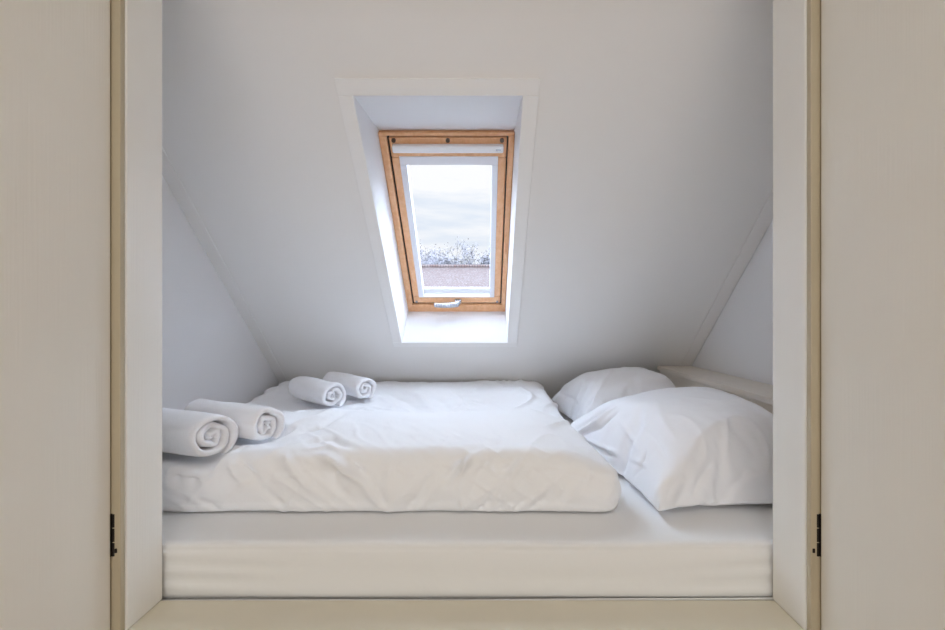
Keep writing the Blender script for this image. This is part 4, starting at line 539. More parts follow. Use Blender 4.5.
5,11,10,9,8,7,6,7,5,5,4,5,4,4,4,5,4,4,4,4,4,5,4,4,5,4,4,5,4,4,3,5,2,1,0,-1,-106,5,9,11,10,8,7,7,6,5,5,5,5,4,4,4,5,4,4,4,4,4,5,4,4,5,4,4,5,4,4,3,-4,8,-6,7,-2,-106,8,9,11,9,9,7,7,6,5,6,5,4,5,4,4,4,5,4,4,4,4,4,4,5,4,4,5,4,5,4,2,-5,-5,
8,-7,-2,-92,8,9,11,9,9,7,7,6,6,5,5,5,5,4,5,4,4,4,4,4,4,5,4,4,4,5,4,4,4,4,-7,4,-17,18,-4,-22,-73,7,10,11,9,9,7,8,5,5,5,2,8,6,4,4,4,5,5,4,4,4,4,4,3,4,4,5,4,5,3,-5,-4,-13,-7,3,-34,-39,6,10,10,10,0,11,12,5,4,0,8,-3,13,5,3,3,3,0,5,11,0,
6,5,5,5,4,4,4,4,5,-1,-8,-10,-15,-14,-12,-36,5,-2,23,-3,12,13,9,2,-1,6,3,2,1,-18,19,1,12,6,5,-5,18,6,4,4,3,7,5,3,4,4,1,-5,-8,-13,-14,-13,-36,-3,3,22,-1,16,12,-8,6,3,-1,0,-2,-2,-4,-22,29,11,8,7,-8,22,9,5,4,6,-1,11,5,5,4,3,-1,-4,-10,-24,
-3,-48,-6,16,-4,25,17,-35,25,0,-1,-2,-3,-2,-3,-5,-5,-20,33,18,9,5,-20,20,19,2,14,8,-1,11,7,7,6,5,0,-7,-28,-10,-33,-6,-8,15,23,-50,18,7,4,-4,-2,-6,-5,-15,-2,13,-7,-11,38,12,2,-9,-14,28,27,3,1,19,9,9,9,9,9,6,4,-28,-8,-93,15,9,37,-48,
0,-17,-27,17,18,-9,6,-2,-15,8,-16,18,-10,31,2,-19,19,-12,38,11,8,1,20,11,8,14,11,5,19,13,-41,30,],
[-1405,-27,-4,-5,-4,-4,-2,-3,-3,-3,-2,-3,-5,-4,-5,-6,9,-1,-2,-2,-2,-3,-3,-2,-2,-3,-3,-3,-3,-3,-3,-3,-13,4,4,3,2,-1,-9,88,55,4,-2,-3,-7,-6,3,0,-2,-3,-2,-5,-5,-11,1,-2,9,-2,-2,-4,-1,-3,-1,-3,-5,0,-4,-4,-3,-5,-2,-17,8,2,1,-4,-11,-40,80,
47,59,2,1,-3,-7,-9,8,2,-2,-2,-3,-5,-12,1,-3,8,-1,-2,-4,0,-3,-2,-3,-5,-1,-4,-4,-5,-2,-3,-20,9,-2,-8,-16,-33,-54,81,60,53,35,1,14,-3,-6,-5,11,-2,-3,-3,-4,-9,-14,13,3,-2,-5,2,-1,-6,-1,-3,-2,-7,-2,-3,-4,-4,-5,-35,11,0,-16,-29,-48,-61,79,
60,55,44,31,11,12,-10,9,0,-1,-1,-1,-3,-4,-16,8,4,-5,1,-1,-10,4,-3,-6,0,-4,-4,-6,-7,-1,-6,-41,9,-4,-29,-42,-58,-62,77,59,58,47,36,27,10,23,1,-1,-8,4,2,0,-2,-7,-16,16,-2,-2,-5,-6,-10,9,-4,-7,-1,-4,-8,-1,-4,-5,-42,-5,-5,-45,-54,-60,-63,
75,61,57,49,40,33,24,13,17,1,3,-6,8,2,1,1,-16,10,-1,-4,-7,-9,-11,10,-3,-4,-6,-7,0,-8,0,-4,-37,-2,-48,-50,-57,-60,-63,73,61,58,50,44,35,29,22,14,12,2,8,-6,9,5,4,0,-17,10,-7,-14,-14,9,-1,-8,0,-8,0,-3,-5,-9,4,-21,-49,-51,-53,-57,-61,-64,
71,63,58,49,49,38,31,25,19,11,14,5,5,-2,12,5,5,-4,-2,-12,-22,2,3,-4,-9,2,-5,-5,-9,-1,-5,-18,-36,-44,-50,-55,-57,-62,-64,70,63,59,53,47,37,38,28,20,17,10,13,5,6,5,-1,9,-2,-2,-6,-12,-12,8,-11,0,-9,-2,-5,-6,-7,-14,-30,-42,-38,-48,-55,
-58,-63,-64,68,64,60,55,48,43,36,29,23,19,13,10,9,7,4,5,4,-1,1,-5,-14,4,-11,-1,-5,-9,-4,-6,-9,-13,-23,-30,-38,-48,-44,-54,-59,-63,-63,66,63,61,56,49,47,37,32,24,20,13,13,9,6,7,3,4,-3,5,0,-4,-8,-11,-1,-8,-5,-8,-9,-11,-19,-25,-34,-35,
-45,-47,-56,-58,-64,-63,64,63,63,57,48,49,42,28,32,19,16,8,13,4,9,3,4,1,2,-2,-6,-2,-5,-8,-6,-8,-10,-10,-16,-20,-33,-33,-32,-49,-43,-56,-58,-63,-64,62,64,62,56,57,48,37,38,31,17,20,11,8,9,4,5,3,1,0,-1,-3,-4,-7,-5,-9,-7,-9,-14,-16,-23,
-28,-33,-44,-39,-49,-57,-57,-62,-65,60,64,63,59,56,50,43,31,35,23,15,15,9,5,7,3,2,2,-2,0,-3,-3,-5,-8,-6,-11,-10,-16,-16,-25,-26,-39,-34,-46,-50,-54,-61,-63,-63,58,64,63,60,57,52,47,37,30,20,23,13,10,6,4,4,0,1,-1,-1,-4,-4,-5,-6,-8,-9,
-12,-16,-22,-26,-22,-35,-37,-52,-52,-53,-55,-62,-65,55,61,61,47,61,42,59,53,28,33,19,14,5,9,4,3,0,1,-2,-1,-4,-2,-7,-5,-8,-12,-11,-20,-16,-26,-28,-36,-37,-47,-51,-55,-60,-61,-65,51,46,61,64,45,63,32,59,53,34,11,16,16,3,4,2,0,1,-3,-1,
-4,-4,-6,-5,-9,-10,-12,-17,-21,-30,-26,-39,-35,-46,-50,-57,-56,-64,-65,47,61,62,41,63,60,48,21,57,47,28,13,9,7,0,2,-1,0,-3,-1,-5,-2,-7,-5,-10,-8,-15,-16,-25,-24,-34,-32,-38,-46,-49,-57,-57,-64,-65,52,63,65,55,42,55,59,34,19,55,36,22,
1,10,-2,4,-3,1,-4,-1,-5,-3,-6,-5,-9,-9,-15,-18,-20,-26,-34,-37,-49,-44,-41,-52,-60,-64,-65,58,66,61,59,57,51,50,37,31,14,47,30,7,4,-1,1,-2,0,-4,-1,-5,-3,-6,-5,-9,-8,-14,-17,-20,-38,-36,-36,-31,-46,-52,-48,-61,-63,-65,61,65,61,60,55,
44,51,44,38,27,17,39,7,2,1,0,-2,-1,-3,-1,-5,-3,-5,-6,-8,-10,-12,-23,-23,-20,-34,-35,-41,-45,-48,-60,-61,-62,-63,64,65,62,58,55,50,39,44,45,33,27,8,15,2,3,1,-1,-1,-3,-1,-4,-3,-6,-5,-8,-8,-15,-15,-23,-30,-29,-34,-43,-45,-54,-52,-61,-63,
-65,67,62,57,62,58,48,49,42,32,34,23,17,8,6,1,2,-1,0,-3,-1,-4,-3,-6,-4,-8,-8,-19,-14,-24,-20,-32,-35,-43,-48,-48,-57,-59,-65,-64,69,59,64,53,58,57,44,39,33,29,21,16,5,11,0,5,0,0,-2,-1,-4,-2,-6,-4,-8,-7,-13,-21,-17,-23,-33,-35,-45,-44,
-51,-59,-57,-64,-65,72,65,61,56,56,50,44,35,34,25,18,18,9,9,2,5,-2,2,-3,0,-4,-2,-6,-4,-7,-8,-10,-13,-20,-28,-31,-39,-38,-48,-54,-53,-60,-64,-65,73,65,62,56,55,46,44,32,35,23,21,10,13,8,5,3,1,1,-2,0,-4,-2,-6,-3,-8,-6,-11,-15,-12,-34,
-32,-31,-41,-51,-47,-57,-60,-64,-65,74,66,62,55,53,42,46,34,29,20,23,12,12,8,5,4,0,2,-2,0,-4,-3,-5,-4,-6,-7,-10,-13,-20,-12,-35,-38,-42,-48,-49,-58,-60,-64,-65,76,64,63,55,51,44,42,32,25,25,19,12,11,8,4,4,3,0,0,-1,-4,-3,-5,-7,-5,-4,
-10,-16,-13,-18,-51,-23,-39,-40,-49,-59,-61,-63,-65,79,60,63,56,50,43,39,31,28,21,16,14,11,7,6,3,2,2,-2,-2,-3,-5,-4,-6,-11,-1,-6,-10,-22,-23,-34,-59,-25,-40,-58,-34,-56,-64,-65,80,63,60,55,49,43,32,35,25,21,16,14,8,7,3,5,2,3,1,-6,-2,
-7,-4,-9,-5,-5,-13,-1,-32,-19,-31,-46,-61,-22,-53,-61,-21,-58,-64,81,62,59,56,47,41,35,30,24,19,17,12,7,7,3,4,-1,6,0,-9,-1,-9,-3,-7,-11,-4,-7,-12,-8,-42,-25,-51,-40,-62,-27,-54,-64,-13,-58,80,60,58,59,45,40,33,27,25,20,13,10,7,3,2,
3,3,-2,-10,9,-9,-1,-5,-6,-9,-10,-12,-5,-11,-15,-48,-22,-56,-49,-62,-39,-60,-64,3,77,64,57,50,48,39,31,28,19,21,11,8,2,-2,6,2,0,-17,6,6,-8,0,-3,-7,-8,-8,-10,-10,-13,-11,-16,-35,-41,-53,-59,-62,-57,-54,-64,142,64,56,51,40,41,30,29,19,
8,14,-3,6,0,0,-1,0,-14,-11,16,1,-5,2,-4,-15,-7,-8,-10,-12,-13,-15,-21,-36,-41,-52,-59,-59,-64,-56,131,63,56,50,40,38,28,27,9,8,-8,13,-1,-1,-1,-1,-4,-22,3,1,14,0,-7,-12,4,-9,-9,-11,-8,-12,-13,-20,-25,-35,-45,-60,-60,-60,-56,128,62,55,
49,39,34,26,-3,18,-12,16,1,1,-1,-1,-2,-5,-16,-15,12,13,1,-19,1,1,-9,-4,-7,-9,-9,-12,-13,-22,-30,-38,-47,-56,-59,-62,123,61,56,46,36,30,-11,12,-9,20,-3,3,0,0,2,-3,-5,-22,-2,0,18,-6,-5,-20,8,1,-5,-9,-4,-7,-8,-12,-12,-25,-33,-42,-62,-55,
-50,118,53,61,45,28,8,-11,-16,19,7,-1,0,-3,2,-8,2,1,-9,-19,18,-9,-8,5,-8,-8,11,-5,-4,-5,-10,-3,-6,-9,-12,-28,-38,-62,-45,-43,105,62,55,37,5,-9,-21,13,-3,-2,10,-2,-1,-2,-5,-8,10,-2,-5,-5,-18,3,3,-11,8,-1,-3,-3,-7,0,-4,-4,-5,-7,-10,-34,
-61,-21,-54,103,59,44,-7,14,-20,1,-5,-12,9,5,-2,-1,-3,-10,7,-1,-1,-5,-6,-15,-5,7,1,-4,1,-1,-1,-3,-2,-3,-3,-3,-4,-4,-4,-61,-7,-60,117,36,8,-15,16,-21,2,-13,-11,12,1,-2,-3,-2,-8,3,-3,0,-3,-4,-8,-14,5,5,-5,2,-1,-3,0,-2,-3,-1,-3,0,-2,-12,
-12,-58,-2,154,-30,-18,6,-4,-12,-11,-13,0,0,0,-3,-2,-3,-2,-3,-4,0,-2,-3,-6,-6,-7,6,-1,-3,1,-1,-2,-1,-1,-2,-1,-1,-1,-2,-1,-32,-50,64,-8,-5,-6,-4,1,-8,-4,-2,-3,8,-12,-6,-5,1,-1,-2,-1,0,-5,-2,-3,-2,-3,0,-5,-2,-3,-3,-3,-2,-7,-2,4,6,7,15,
61,-48,-13,-10,-7,-1,-8,-2,-3,0,5,-14,-7,-5,0,-1,-1,-1,0,-5,-3,-2,-3,-2,0,-5,-2,-3,-2,-3,-1,1,-10,9,16,24,33,76,-61,-38,-20,-16,-9,-1,2,-8,14,-15,-12,-10,-5,5,-5,-1,3,-5,2,-5,-3,-2,1,-8,0,2,-5,-4,-4,-3,55,-52,22,28,31,50,74,-59,-50,
-32,-22,-17,-10,-6,11,-12,0,-21,-2,-9,-1,3,-3,-6,4,-4,6,-9,-3,-3,-1,-1,-2,-2,1,1,12,55,-43,24,31,41,55,73,-60,-52,-41,-30,-23,-18,1,-19,4,-17,-8,-5,-5,-3,-1,-3,0,-1,6,-5,4,-7,-2,-1,-1,1,1,3,6,11,55,-31,27,36,48,58,71,-60,-55,-44,-37,
-26,-24,-20,-1,-21,-4,-3,-3,0,-7,-3,0,-6,-4,-1,-3,2,-1,1,1,3,3,2,4,4,11,53,-17,33,39,57,59,68,-62,-55,-43,-46,-29,-24,-20,-18,-11,-6,-1,-7,-5,-4,-3,-3,-2,-1,-1,0,0,2,1,2,2,3,2,3,3,3,51,34,6,43,55,59,71,-62,-54,-55,-42,-31,-26,-18,-18,
-11,-8,-6,-5,-3,-2,-1,0,6,0,-2,0,-4,0,0,0,0,1,1,3,4,10,20,58,28,29,57,61,71,-62,-62,-54,-43,-33,-27,-18,-17,-10,-9,-6,-2,0,1,4,0,-5,0,0,0,7,1,1,0,0,-2,-3,-3,4,9,17,54,25,49,51,63,68,-64,-58,-57,-46,-37,-27,-18,-15,-10,-6,-3,3,2,-1,
-5,4,-4,1,5,-5,1,-3,3,-1,1,-1,-1,2,0,7,17,49,39,40,57,64,66,-65,-61,-56,-47,-40,-28,-18,-15,-7,-3,2,2,-6,-1,1,1,8,2,1,-3,-3,-5,6,-4,1,0,0,-1,-1,8,25,23,45,53,57,64,63,-65,-61,-58,-43,-48,-28,-19,-6,-9,4,-1,-5,6,-3,-1,-2,9,-6,-3,-2,
1,8,2,1,0,0,-1,-2,-5,7,24,25,43,54,58,64,61,-65,-63,-58,-52,-40,-32,-17,0,-10,5,-5,0,9,-6,-6,3,7,-8,-1,3,5,-6,-1,1,0,0,0,0,0,13,13,31,43,55,58,64,59,-66,-63,-55,-58,-35,-39,-14,4,-10,5,-5,5,5,-12,2,6,-5,-3,-1,7,-1,-6,1,5,-3,3,-3,3,
-3,13,12,33,42,55,58,65,57,-66,-64,-60,-56,-41,-33,-12,8,-11,4,-4,1,8,-11,7,0,-2,-6,5,-4,0,0,5,-4,4,-2,3,2,-5,8,15,35,42,55,58,65,54,-65,-64,-63,-56,-44,-33,-7,10,-11,1,4,-5,10,-13,8,-2,-4,2,-3,6,1,-1,-4,1,-4,5,-4,2,5,1,19,34,42,56,
59,64,51,-65,-55,-64,-62,-53,-27,-4,10,-11,6,-3,-3,11,-13,6,-6,4,-3,6,-5,0,0,2,-5,5,-2,2,-2,4,3,18,35,42,56,59,64,47,-64,-56,-62,-49,-62,-29,-6,11,-11,6,-4,-1,11,-15,2,2,-3,7,-5,-3,2,5,-4,-2,3,3,-4,4,-4,14,11,35,43,56,59,65,53,-62,
-65,-62,-57,-50,-36,-4,11,-11,4,-4,1,12,-15,4,-3,5,-5,-1,-1,7,-3,2,0,-1,-5,1,5,-3,14,11,36,44,55,60,64,59,-66,-64,-61,-57,-36,-48,-10,11,-11,2,-3,0,13,-15,2,5,-7,-1,0,4,2,-1,-3,-2,1,7,-1,3,-3,4,18,35,45,55,60,65,60,-65,-64,-60,-56,
-46,-38,-15,10,-9,-3,5,-4,12,-14,6,2,-9,-1,6,-5,0,0,0,1,7,-5,-2,1,1,5,22,34,45,56,60,64,64,-65,-64,-59,-56,-45,-38,-20,9,-10,-2,6,-7,12,-14,5,3,-7,3,1,-5,7,1,0,1,-8,2,0,-1,5,1,23,34,46,55,60,65,67,-66,-63,-59,-54,-44,-39,-24,4,-11,
2,5,-7,11,-12,2,5,-6,3,-3,3,-6,0,0,0,6,-4,2,-1,5,1,24,34,46,56,60,65,69,-65,-63,-58,-53,-41,-43,-25,-5,-7,7,-4,-3,11,-12,4,-3,3,-4,3,-5,5,2,0,-1,-6,0,0,4,4,1,24,35,47,55,61,65,72,-65,-63,-57,-48,-49,-39,-25,-15,-3,6,-5,-1,10,-12,-1,
2,-3,3,-3,2,5,-6,2,-2,0,6,2,0,-5,5,25,36,46,56,61,65,75,-65,-63,-53,-55,-45,-36,-27,-17,-6,4,-5,-1,10,-12,3,-5,0,5,1,-1,-5,1,7,-3,-3,2,-3,0,9,0,24,37,47,56,61,65,77,-64,-62,-57,-52,-42,-36,-26,-20,-10,2,-7,1,8,-4,-6,4,0,-6,0,0,4,0,
0,-3,3,-4,6,-2,6,1,24,38,46,57,61,65,77,-55,-63,-63,-50,-40,-35,-26,-22,-14,-2,-7,6,-4,1,0,-5,1,5,0,-1,-5,1,0,2,-3,6,-4,5,-3,10,22,43,41,58,61,65,87,-62,-64,-54,-57,-38,-34,-26,-23,-12,-15,-2,-2,5,-6,-1,0,5,-5,0,0,4,0,1,-4,6,-6,0,6,
-4,17,17,38,48,57,62,64,91,-64,-62,-56,-50,-39,-34,-26,-24,-15,-14,-6,0,-3,5,-2,-5,0,2,5,-1,-5,-1,0,5,-3,1,-3,5,-3,10,34,28,49,58,61,64,97,-59,-63,-61,-46,-39,-35,-26,-24,-16,-15,-10,-6,1,0,-4,4,0,2,-5,1,3,-1,0,1,-2,-3,4,-4,5,8,28,
34,51,58,61,64,99,-55,-64,-57,-47,-39,-35,-27,-24,-16,-15,-12,-8,-6,-2,0,0,0,1,1,0,0,-2,-1,0,0,1,2,1,4,8,19,57,42,62,53,64,87,-35,-65,-55,-48,-40,-35,-28,-23,-17,-17,-12,-9,-7,-5,3,0,0,0,1,1,0,0,0,-1,1,1,1,-2,5,9,20,41,63,44,64,63,
84,-27,-64,-54,-48,-40,-36,-29,-21,-17,-16,-13,-9,-8,-7,-5,-4,-2,0,-1,1,0,1,1,2,2,3,3,3,6,6,43,18,49,59,59,44,105,-21,-63,-52,-47,-43,-34,-32,-18,-16,-12,-6,-18,-11,-5,-4,-3,-3,-3,-2,-1,3,1,3,3,3,4,3,3,4,6,28,46,5,57,60,31,141,-18,
-62,-50,-46,-25,-39,-42,-15,-12,-4,-17,1,-22,-6,-2,-2,1,2,-2,-11,9,-2,0,0,1,4,3,4,3,3,12,23,26,41,50,59,147,-15,-56,-58,-22,-51,-42,-29,-8,-3,-13,-9,-7,-6,10,-11,0,-7,-4,-3,4,-11,0,1,2,4,-2,3,4,4,4,9,15,22,33,45,57,158,-53,-8,-60,-26,
-55,-45,2,-12,-7,-6,-5,-4,-4,-2,11,-10,-7,-5,-4,6,-14,-3,1,1,0,6,-3,2,3,4,5,10,15,25,55,43,108,24,-25,-42,-46,-58,-2,-15,-6,-5,-4,-4,-3,-4,-2,-2,10,-9,-9,-5,-4,4,-5,-4,3,-5,0,4,-1,1,1,2,3,8,19,56,49,74,19,-60,17,-53,-6,-15,-4,-8,-3,
-4,-2,-3,-1,-2,-7,2,3,-10,-6,-2,-1,1,-4,-3,-1,1,-2,0,-1,0,0,0,2,4,52,-2,161,-60,9,-21,-5,-17,-3,-13,0,0,-4,-2,-3,-1,-4,-4,0,3,-9,-5,-6,3,0,-6,-1,0,0,-2,-1,-1,-1,-1,0,-2,-1,31,-51,],
])
def pillow(data, m, loc, folds=(), seed=0, near=0.0, back=0.0, shift=(0, 0, 0)):
    """a sewn cushion: an upper and a lower sheet of nu x nv squares sharing their rim"""
    nu, nv, axes = data; co = []
    for steps in axes:
        s = 0; r = []
        for x in steps: s += x; r.append(s / 4000)
        co.append(r)
    top = max(co[2]); rimh = RIM; low = MZ + .004
    def settle(z):               # the filling sinks: underside flat, seam close to the sheet
        return low + (z - low) * .22 if z < rimh else low + (rimh - low) * .22 + (z - rimh) * (top - low - (rimh - low) * .22) / (top - rimh)
    def lean(x, y, z):           # fuller towards the ledge it is pushed against, flatter at its open end
        h = z - low
        h *= 1 + .75 * max(0, (x - .5) / .36) ** 1.2 * sm(loc[1] - .34, loc[1] - .05, y) - .12 * (1 - sm(.33, .56, x))
        if h > .175: h = .175 + .07 * (1 - math.exp((.175 - h) / .07))
        x += back * max(0, .862 - x) / .55
        x += near * (1 - sm(loc[1] - .34, loc[1] + .25, y)) * max(0, .862 - x) / .5
        return Vector((x, y, low + h))
    V = [lean(p[0], p[1], settle(p[2])) - Vector(loc) for p in zip(*co)]
    idx = {}; k = 0
    for s in (0, 1):
        for j in range(nv + 1):
            for i in range(nu + 1):
                if s == 1 and (i in (0, nu) or j in (0, nv)): idx[s, i, j] = idx[0, i, j]; continue
                idx[s, i, j] = k; k += 1
    Fc = []
    for j in range(nv):
        for i in range(nu):
            Fc.append([idx[0, i, j], idx[0, i + 1, j], idx[0, i + 1, j + 1], idx[0, i, j + 1]])
            Fc.append([idx[1, i, j], idx[1, i, j + 1], idx[1, i + 1, j + 1], idx[1, i + 1, j]])
    me = bpy.data.meshes.new('pillow'); me.from_pydata(V, [], Fc); me.update(); me.materials.append(m)
    for p in me.polygons: p.use_smooth = True
    o = bpy.data.objects.new('pillow', me); C.objects.link(o); o.location = Vector(loc) + Vector(shift)
    sd = o.modifiers.new('smooth', 'SUBSURF'); sd.levels = 2; sd.render_levels = 2
    dg = bpy.context.evaluated_depsgraph_get()
    fine = bpy.data.meshes.new_from_object(o.evaluated_get(dg)); o.modifiers.clear(); o.data = fine
    co = [v.co + Vector(loc) for v in fine.vertices]
    tree = BVHTree.FromPolygons(co, [list(p.vertices) for p in fine.polygons])
    def on(px, py):
        d = Vector(((px - 482) / F, 1, (316 - py) / F)).normalized()
        h = tree.ray_cast(Vector((0, 0, 0)), d); return h[0]
    rows = []
    for pts, w_, a in folds:
        q = [on(*p) for p in pts]
        if None not in q: rows.append((q, w_, a))
    fo = Folds(rows)
    nr = [v.normal.copy() for v in fine.vertices]
    for v, c, n_ in zip(fine.vertices, co, nr):
        q = c * 1.0
        n1 = noise.noise(Vector((q.x * 7 + seed, q.y * 6, q.z * 6))); n2 = noise.noise(Vector((q.x * 10 + q.y * 4, q.y * 5 - q.x * 3, q.z * 7 + seed)))
        rd = (1 - min(1, abs(n2) * 3.0)) ** 2 * max(0, .3 + noise.noise(Vector((q.x * 3, q.y * 3, seed + 11))))
        up = sm(-.45, -.40, c.z)
        v.co += n_ * up * (.004 * n1 + .010 * rd + 1.7 * fo(c))
    for p in fine.polygons: p.use_smooth = True
    return o
def tube(name, pts, r, m, parent, closed=False, n=6):
    bm = bmesh.new(); N = len(pts); rings = []
    for i in range(N):
        a = pts[(i - 1) % N] if closed or i > 0 else pts[0]; b_ = pts[(i + 1) % N] if closed or i < N - 1 else pts[-1]
        t = (b_ - a).normalized(); u = t.cross(Vector((0, 0, 1)))
        u = u.normalized() if u.length > 1e-4 else Vector((1, 0, 0)); w_ = u.cross(t)
        rings.append([bm.verts.new(pts[i] + (u * math.cos(2 * PI * k / n) + w_ * math.sin(2 * PI * k / n)) * r) for k in range(n)])
    for i in range(N if closed else N - 1):
        A = rings[i]; B = rings[(i + 1) % N]
        for k in range(n): bm.faces.new([A[k], A[(k + 1) % n], B[(k + 1) % n], B[k]])
    if not closed: bm.faces.new(rings[0][::-1]); bm.faces.new(rings[-1])
    return link(name, bm, m, parent, smooth=True)
# mattress in its fitted sheet
def mattress():
    bm = bmesh.new()
    x0, x1, y0, y1, z0, z1 = XL + 0.006, LX - 0.008, Y2 + 0.006, 2.43, -0.5915, MZ - 0.002
    r = 0.022
    def loop(ins, z):
        pts = []
        cr = max(0.004, 0.05 - ins * .5)
        X0, X1, Y0, Y1_ = x0 + ins, x1 - ins, y0 + ins, y1 - ins
        segs = [((X0 + cr, Y0), (X1 - cr, Y0), 150), ((X1 - cr, Y0 + cr), None, 8), ((X1, Y0 + cr), (X1, Y1_ - cr), 50), ((X1 - cr, Y1_ - cr), None, 8),
                ((X1 - cr, Y1_), (X0 + cr, Y1_), 150), ((X0 + cr, Y1_ - cr), None, 8), ((X0, Y1_ - cr), (X0, Y0 + cr), 50), ((X0 + cr, Y0 + cr), None, 8)]
        ang = {1: -PI / 2, 3: 0, 5: PI / 2, 7: PI}
        for i, (a, b_, n) in enumerate(segs):
            if b_:
                for k in range(n): pts.append((a[0] + (b_[0] - a[0]) * k / n, a[1] + (b_[1] - a[1]) * k / n, z))
            else:
                for k in range(n):
                    t = ang[i] + PI / 2 * k / n
                    pts.append((a[0] + cr * math.cos(t), a[1] + cr * math.sin(t), z))
        return pts
    L = [loop(0.035, z0), loop(0.010, z0 + 0.003), loop(0.002, z0 + 0.012)]
    for k in range(1, 15): L.append(loop(0.0, z0 + 0.012 + (z1 - z0 - 0.034) * k / 14))
    for k in range(1, 7):
        t = PI / 2 * k / 6; L.append(loop(r * (1 - math.cos(t)), z1 - r + r * math.sin(t)))
    for k in range(1, 31): L.append(loop(r + 0.0235 * k, z1))
    rings = []
    for lp in L:
        ring_ = []
        for p in lp:
            v = Vector(p)
            w1 = noise.noise(Vector((v.x * 2.2, v.z * 13, 3.3))); w2 = noise.noise(Vector((v.x * 1.2 + v.z * 10, v.z * 36, 8.3)))
            # tension lines running out of the two front corners
            cl = math.exp(-((v.x + 0.66) / .20) ** 2) + math.exp(-((v.x - 0.62) / .22) ** 2)
            w3 = math.sin((v.z + 0.55) * 190 + (v.x + .65) * 9 * (1 if v.x < 0 else -1))
            side = 1 if v.z < z1 - 0.010 else 0
            if v.y < y0 + 0.1: v.y += (0.0035 * (w1 + .6 * w2) + 0.0014 * w3 * cl) * side + 0.004 * side
            v.z += 0.0035 * noise.noise(Vector((v.x * 2.5, v.y * 4, 1))) * (v.z > -0.55)
            ring_.append(bm.verts.new(v))
        rings.append(ring_)
    n = len(rings[0])
    for a, b_ in zip(rings, rings[1:]):
        for i in range(n): bm.faces.new([a[i], a[(i + 1) % n], b_[(i + 1) % n], b_[i]])
    bm.faces.new(rings[0][::-1]); bm.faces.new(rings[-1])
    o = link('mattress', bm, M['sheet'], smooth=True)
    # hem of the sheet along the foot of the front
    pts = []
    for i in range(121):
        x = x0 + 0.04 + (x1 - x0 - 0.08) * i / 120
        pts.append(Vector((x, y0 + 0.0012, z0 + 0.004 + 0.0015 * noise.noise(Vector((x * 2, 0, 5))) + 0.007 * max(0, x + .05))))
    tube('sheet_hem', pts, 0.0030, M['sheet'], o, n=8)
    return tag(o, 'wide low mattress in a white fitted sheet filling the alcove', 'mattress')
mattress()

def at(px, py):                  # a point of the front duvet's surface seen along that line of sight
    if py >= 450: return Vector(((px - 482) / F * 1.062, 1.062, (316 - py) / F * 1.062))
    y = 0.312 * F / (py - 316); return Vector(((px - 482) / F * y, y, -0.312))
def segment_distance(p, a, b_):
    ab = b_ - a; t = max(0, min(1, (p - a).dot(ab) / max(1e-9, ab.length_squared)))
    return (p - a - ab * t).length, t
class Folds:
    def __init__(s, rows): s.rows = [([Vector(q) for q in pts], w_, a) for pts, w_, a in rows]
    def __call__(s, p):
        r = 0.0
        for pts, w_, a in s.rows:
            best = 9; tt = 0; n = len(pts) - 1
            for i in range(n):
                if abs(pts[i].x - p.x) > .3: continue
                d, t = segment_distance(p, pts[i], pts[i + 1])
                if d < best: best = d; tt = (i + t) / n
            if best < 4 * w_:
                fade = min(1, 4.2 * tt * (1 - tt) + .25)
                r += a * fade * math.exp(-(best / (.85 * w_)) ** 1.35)
        return r
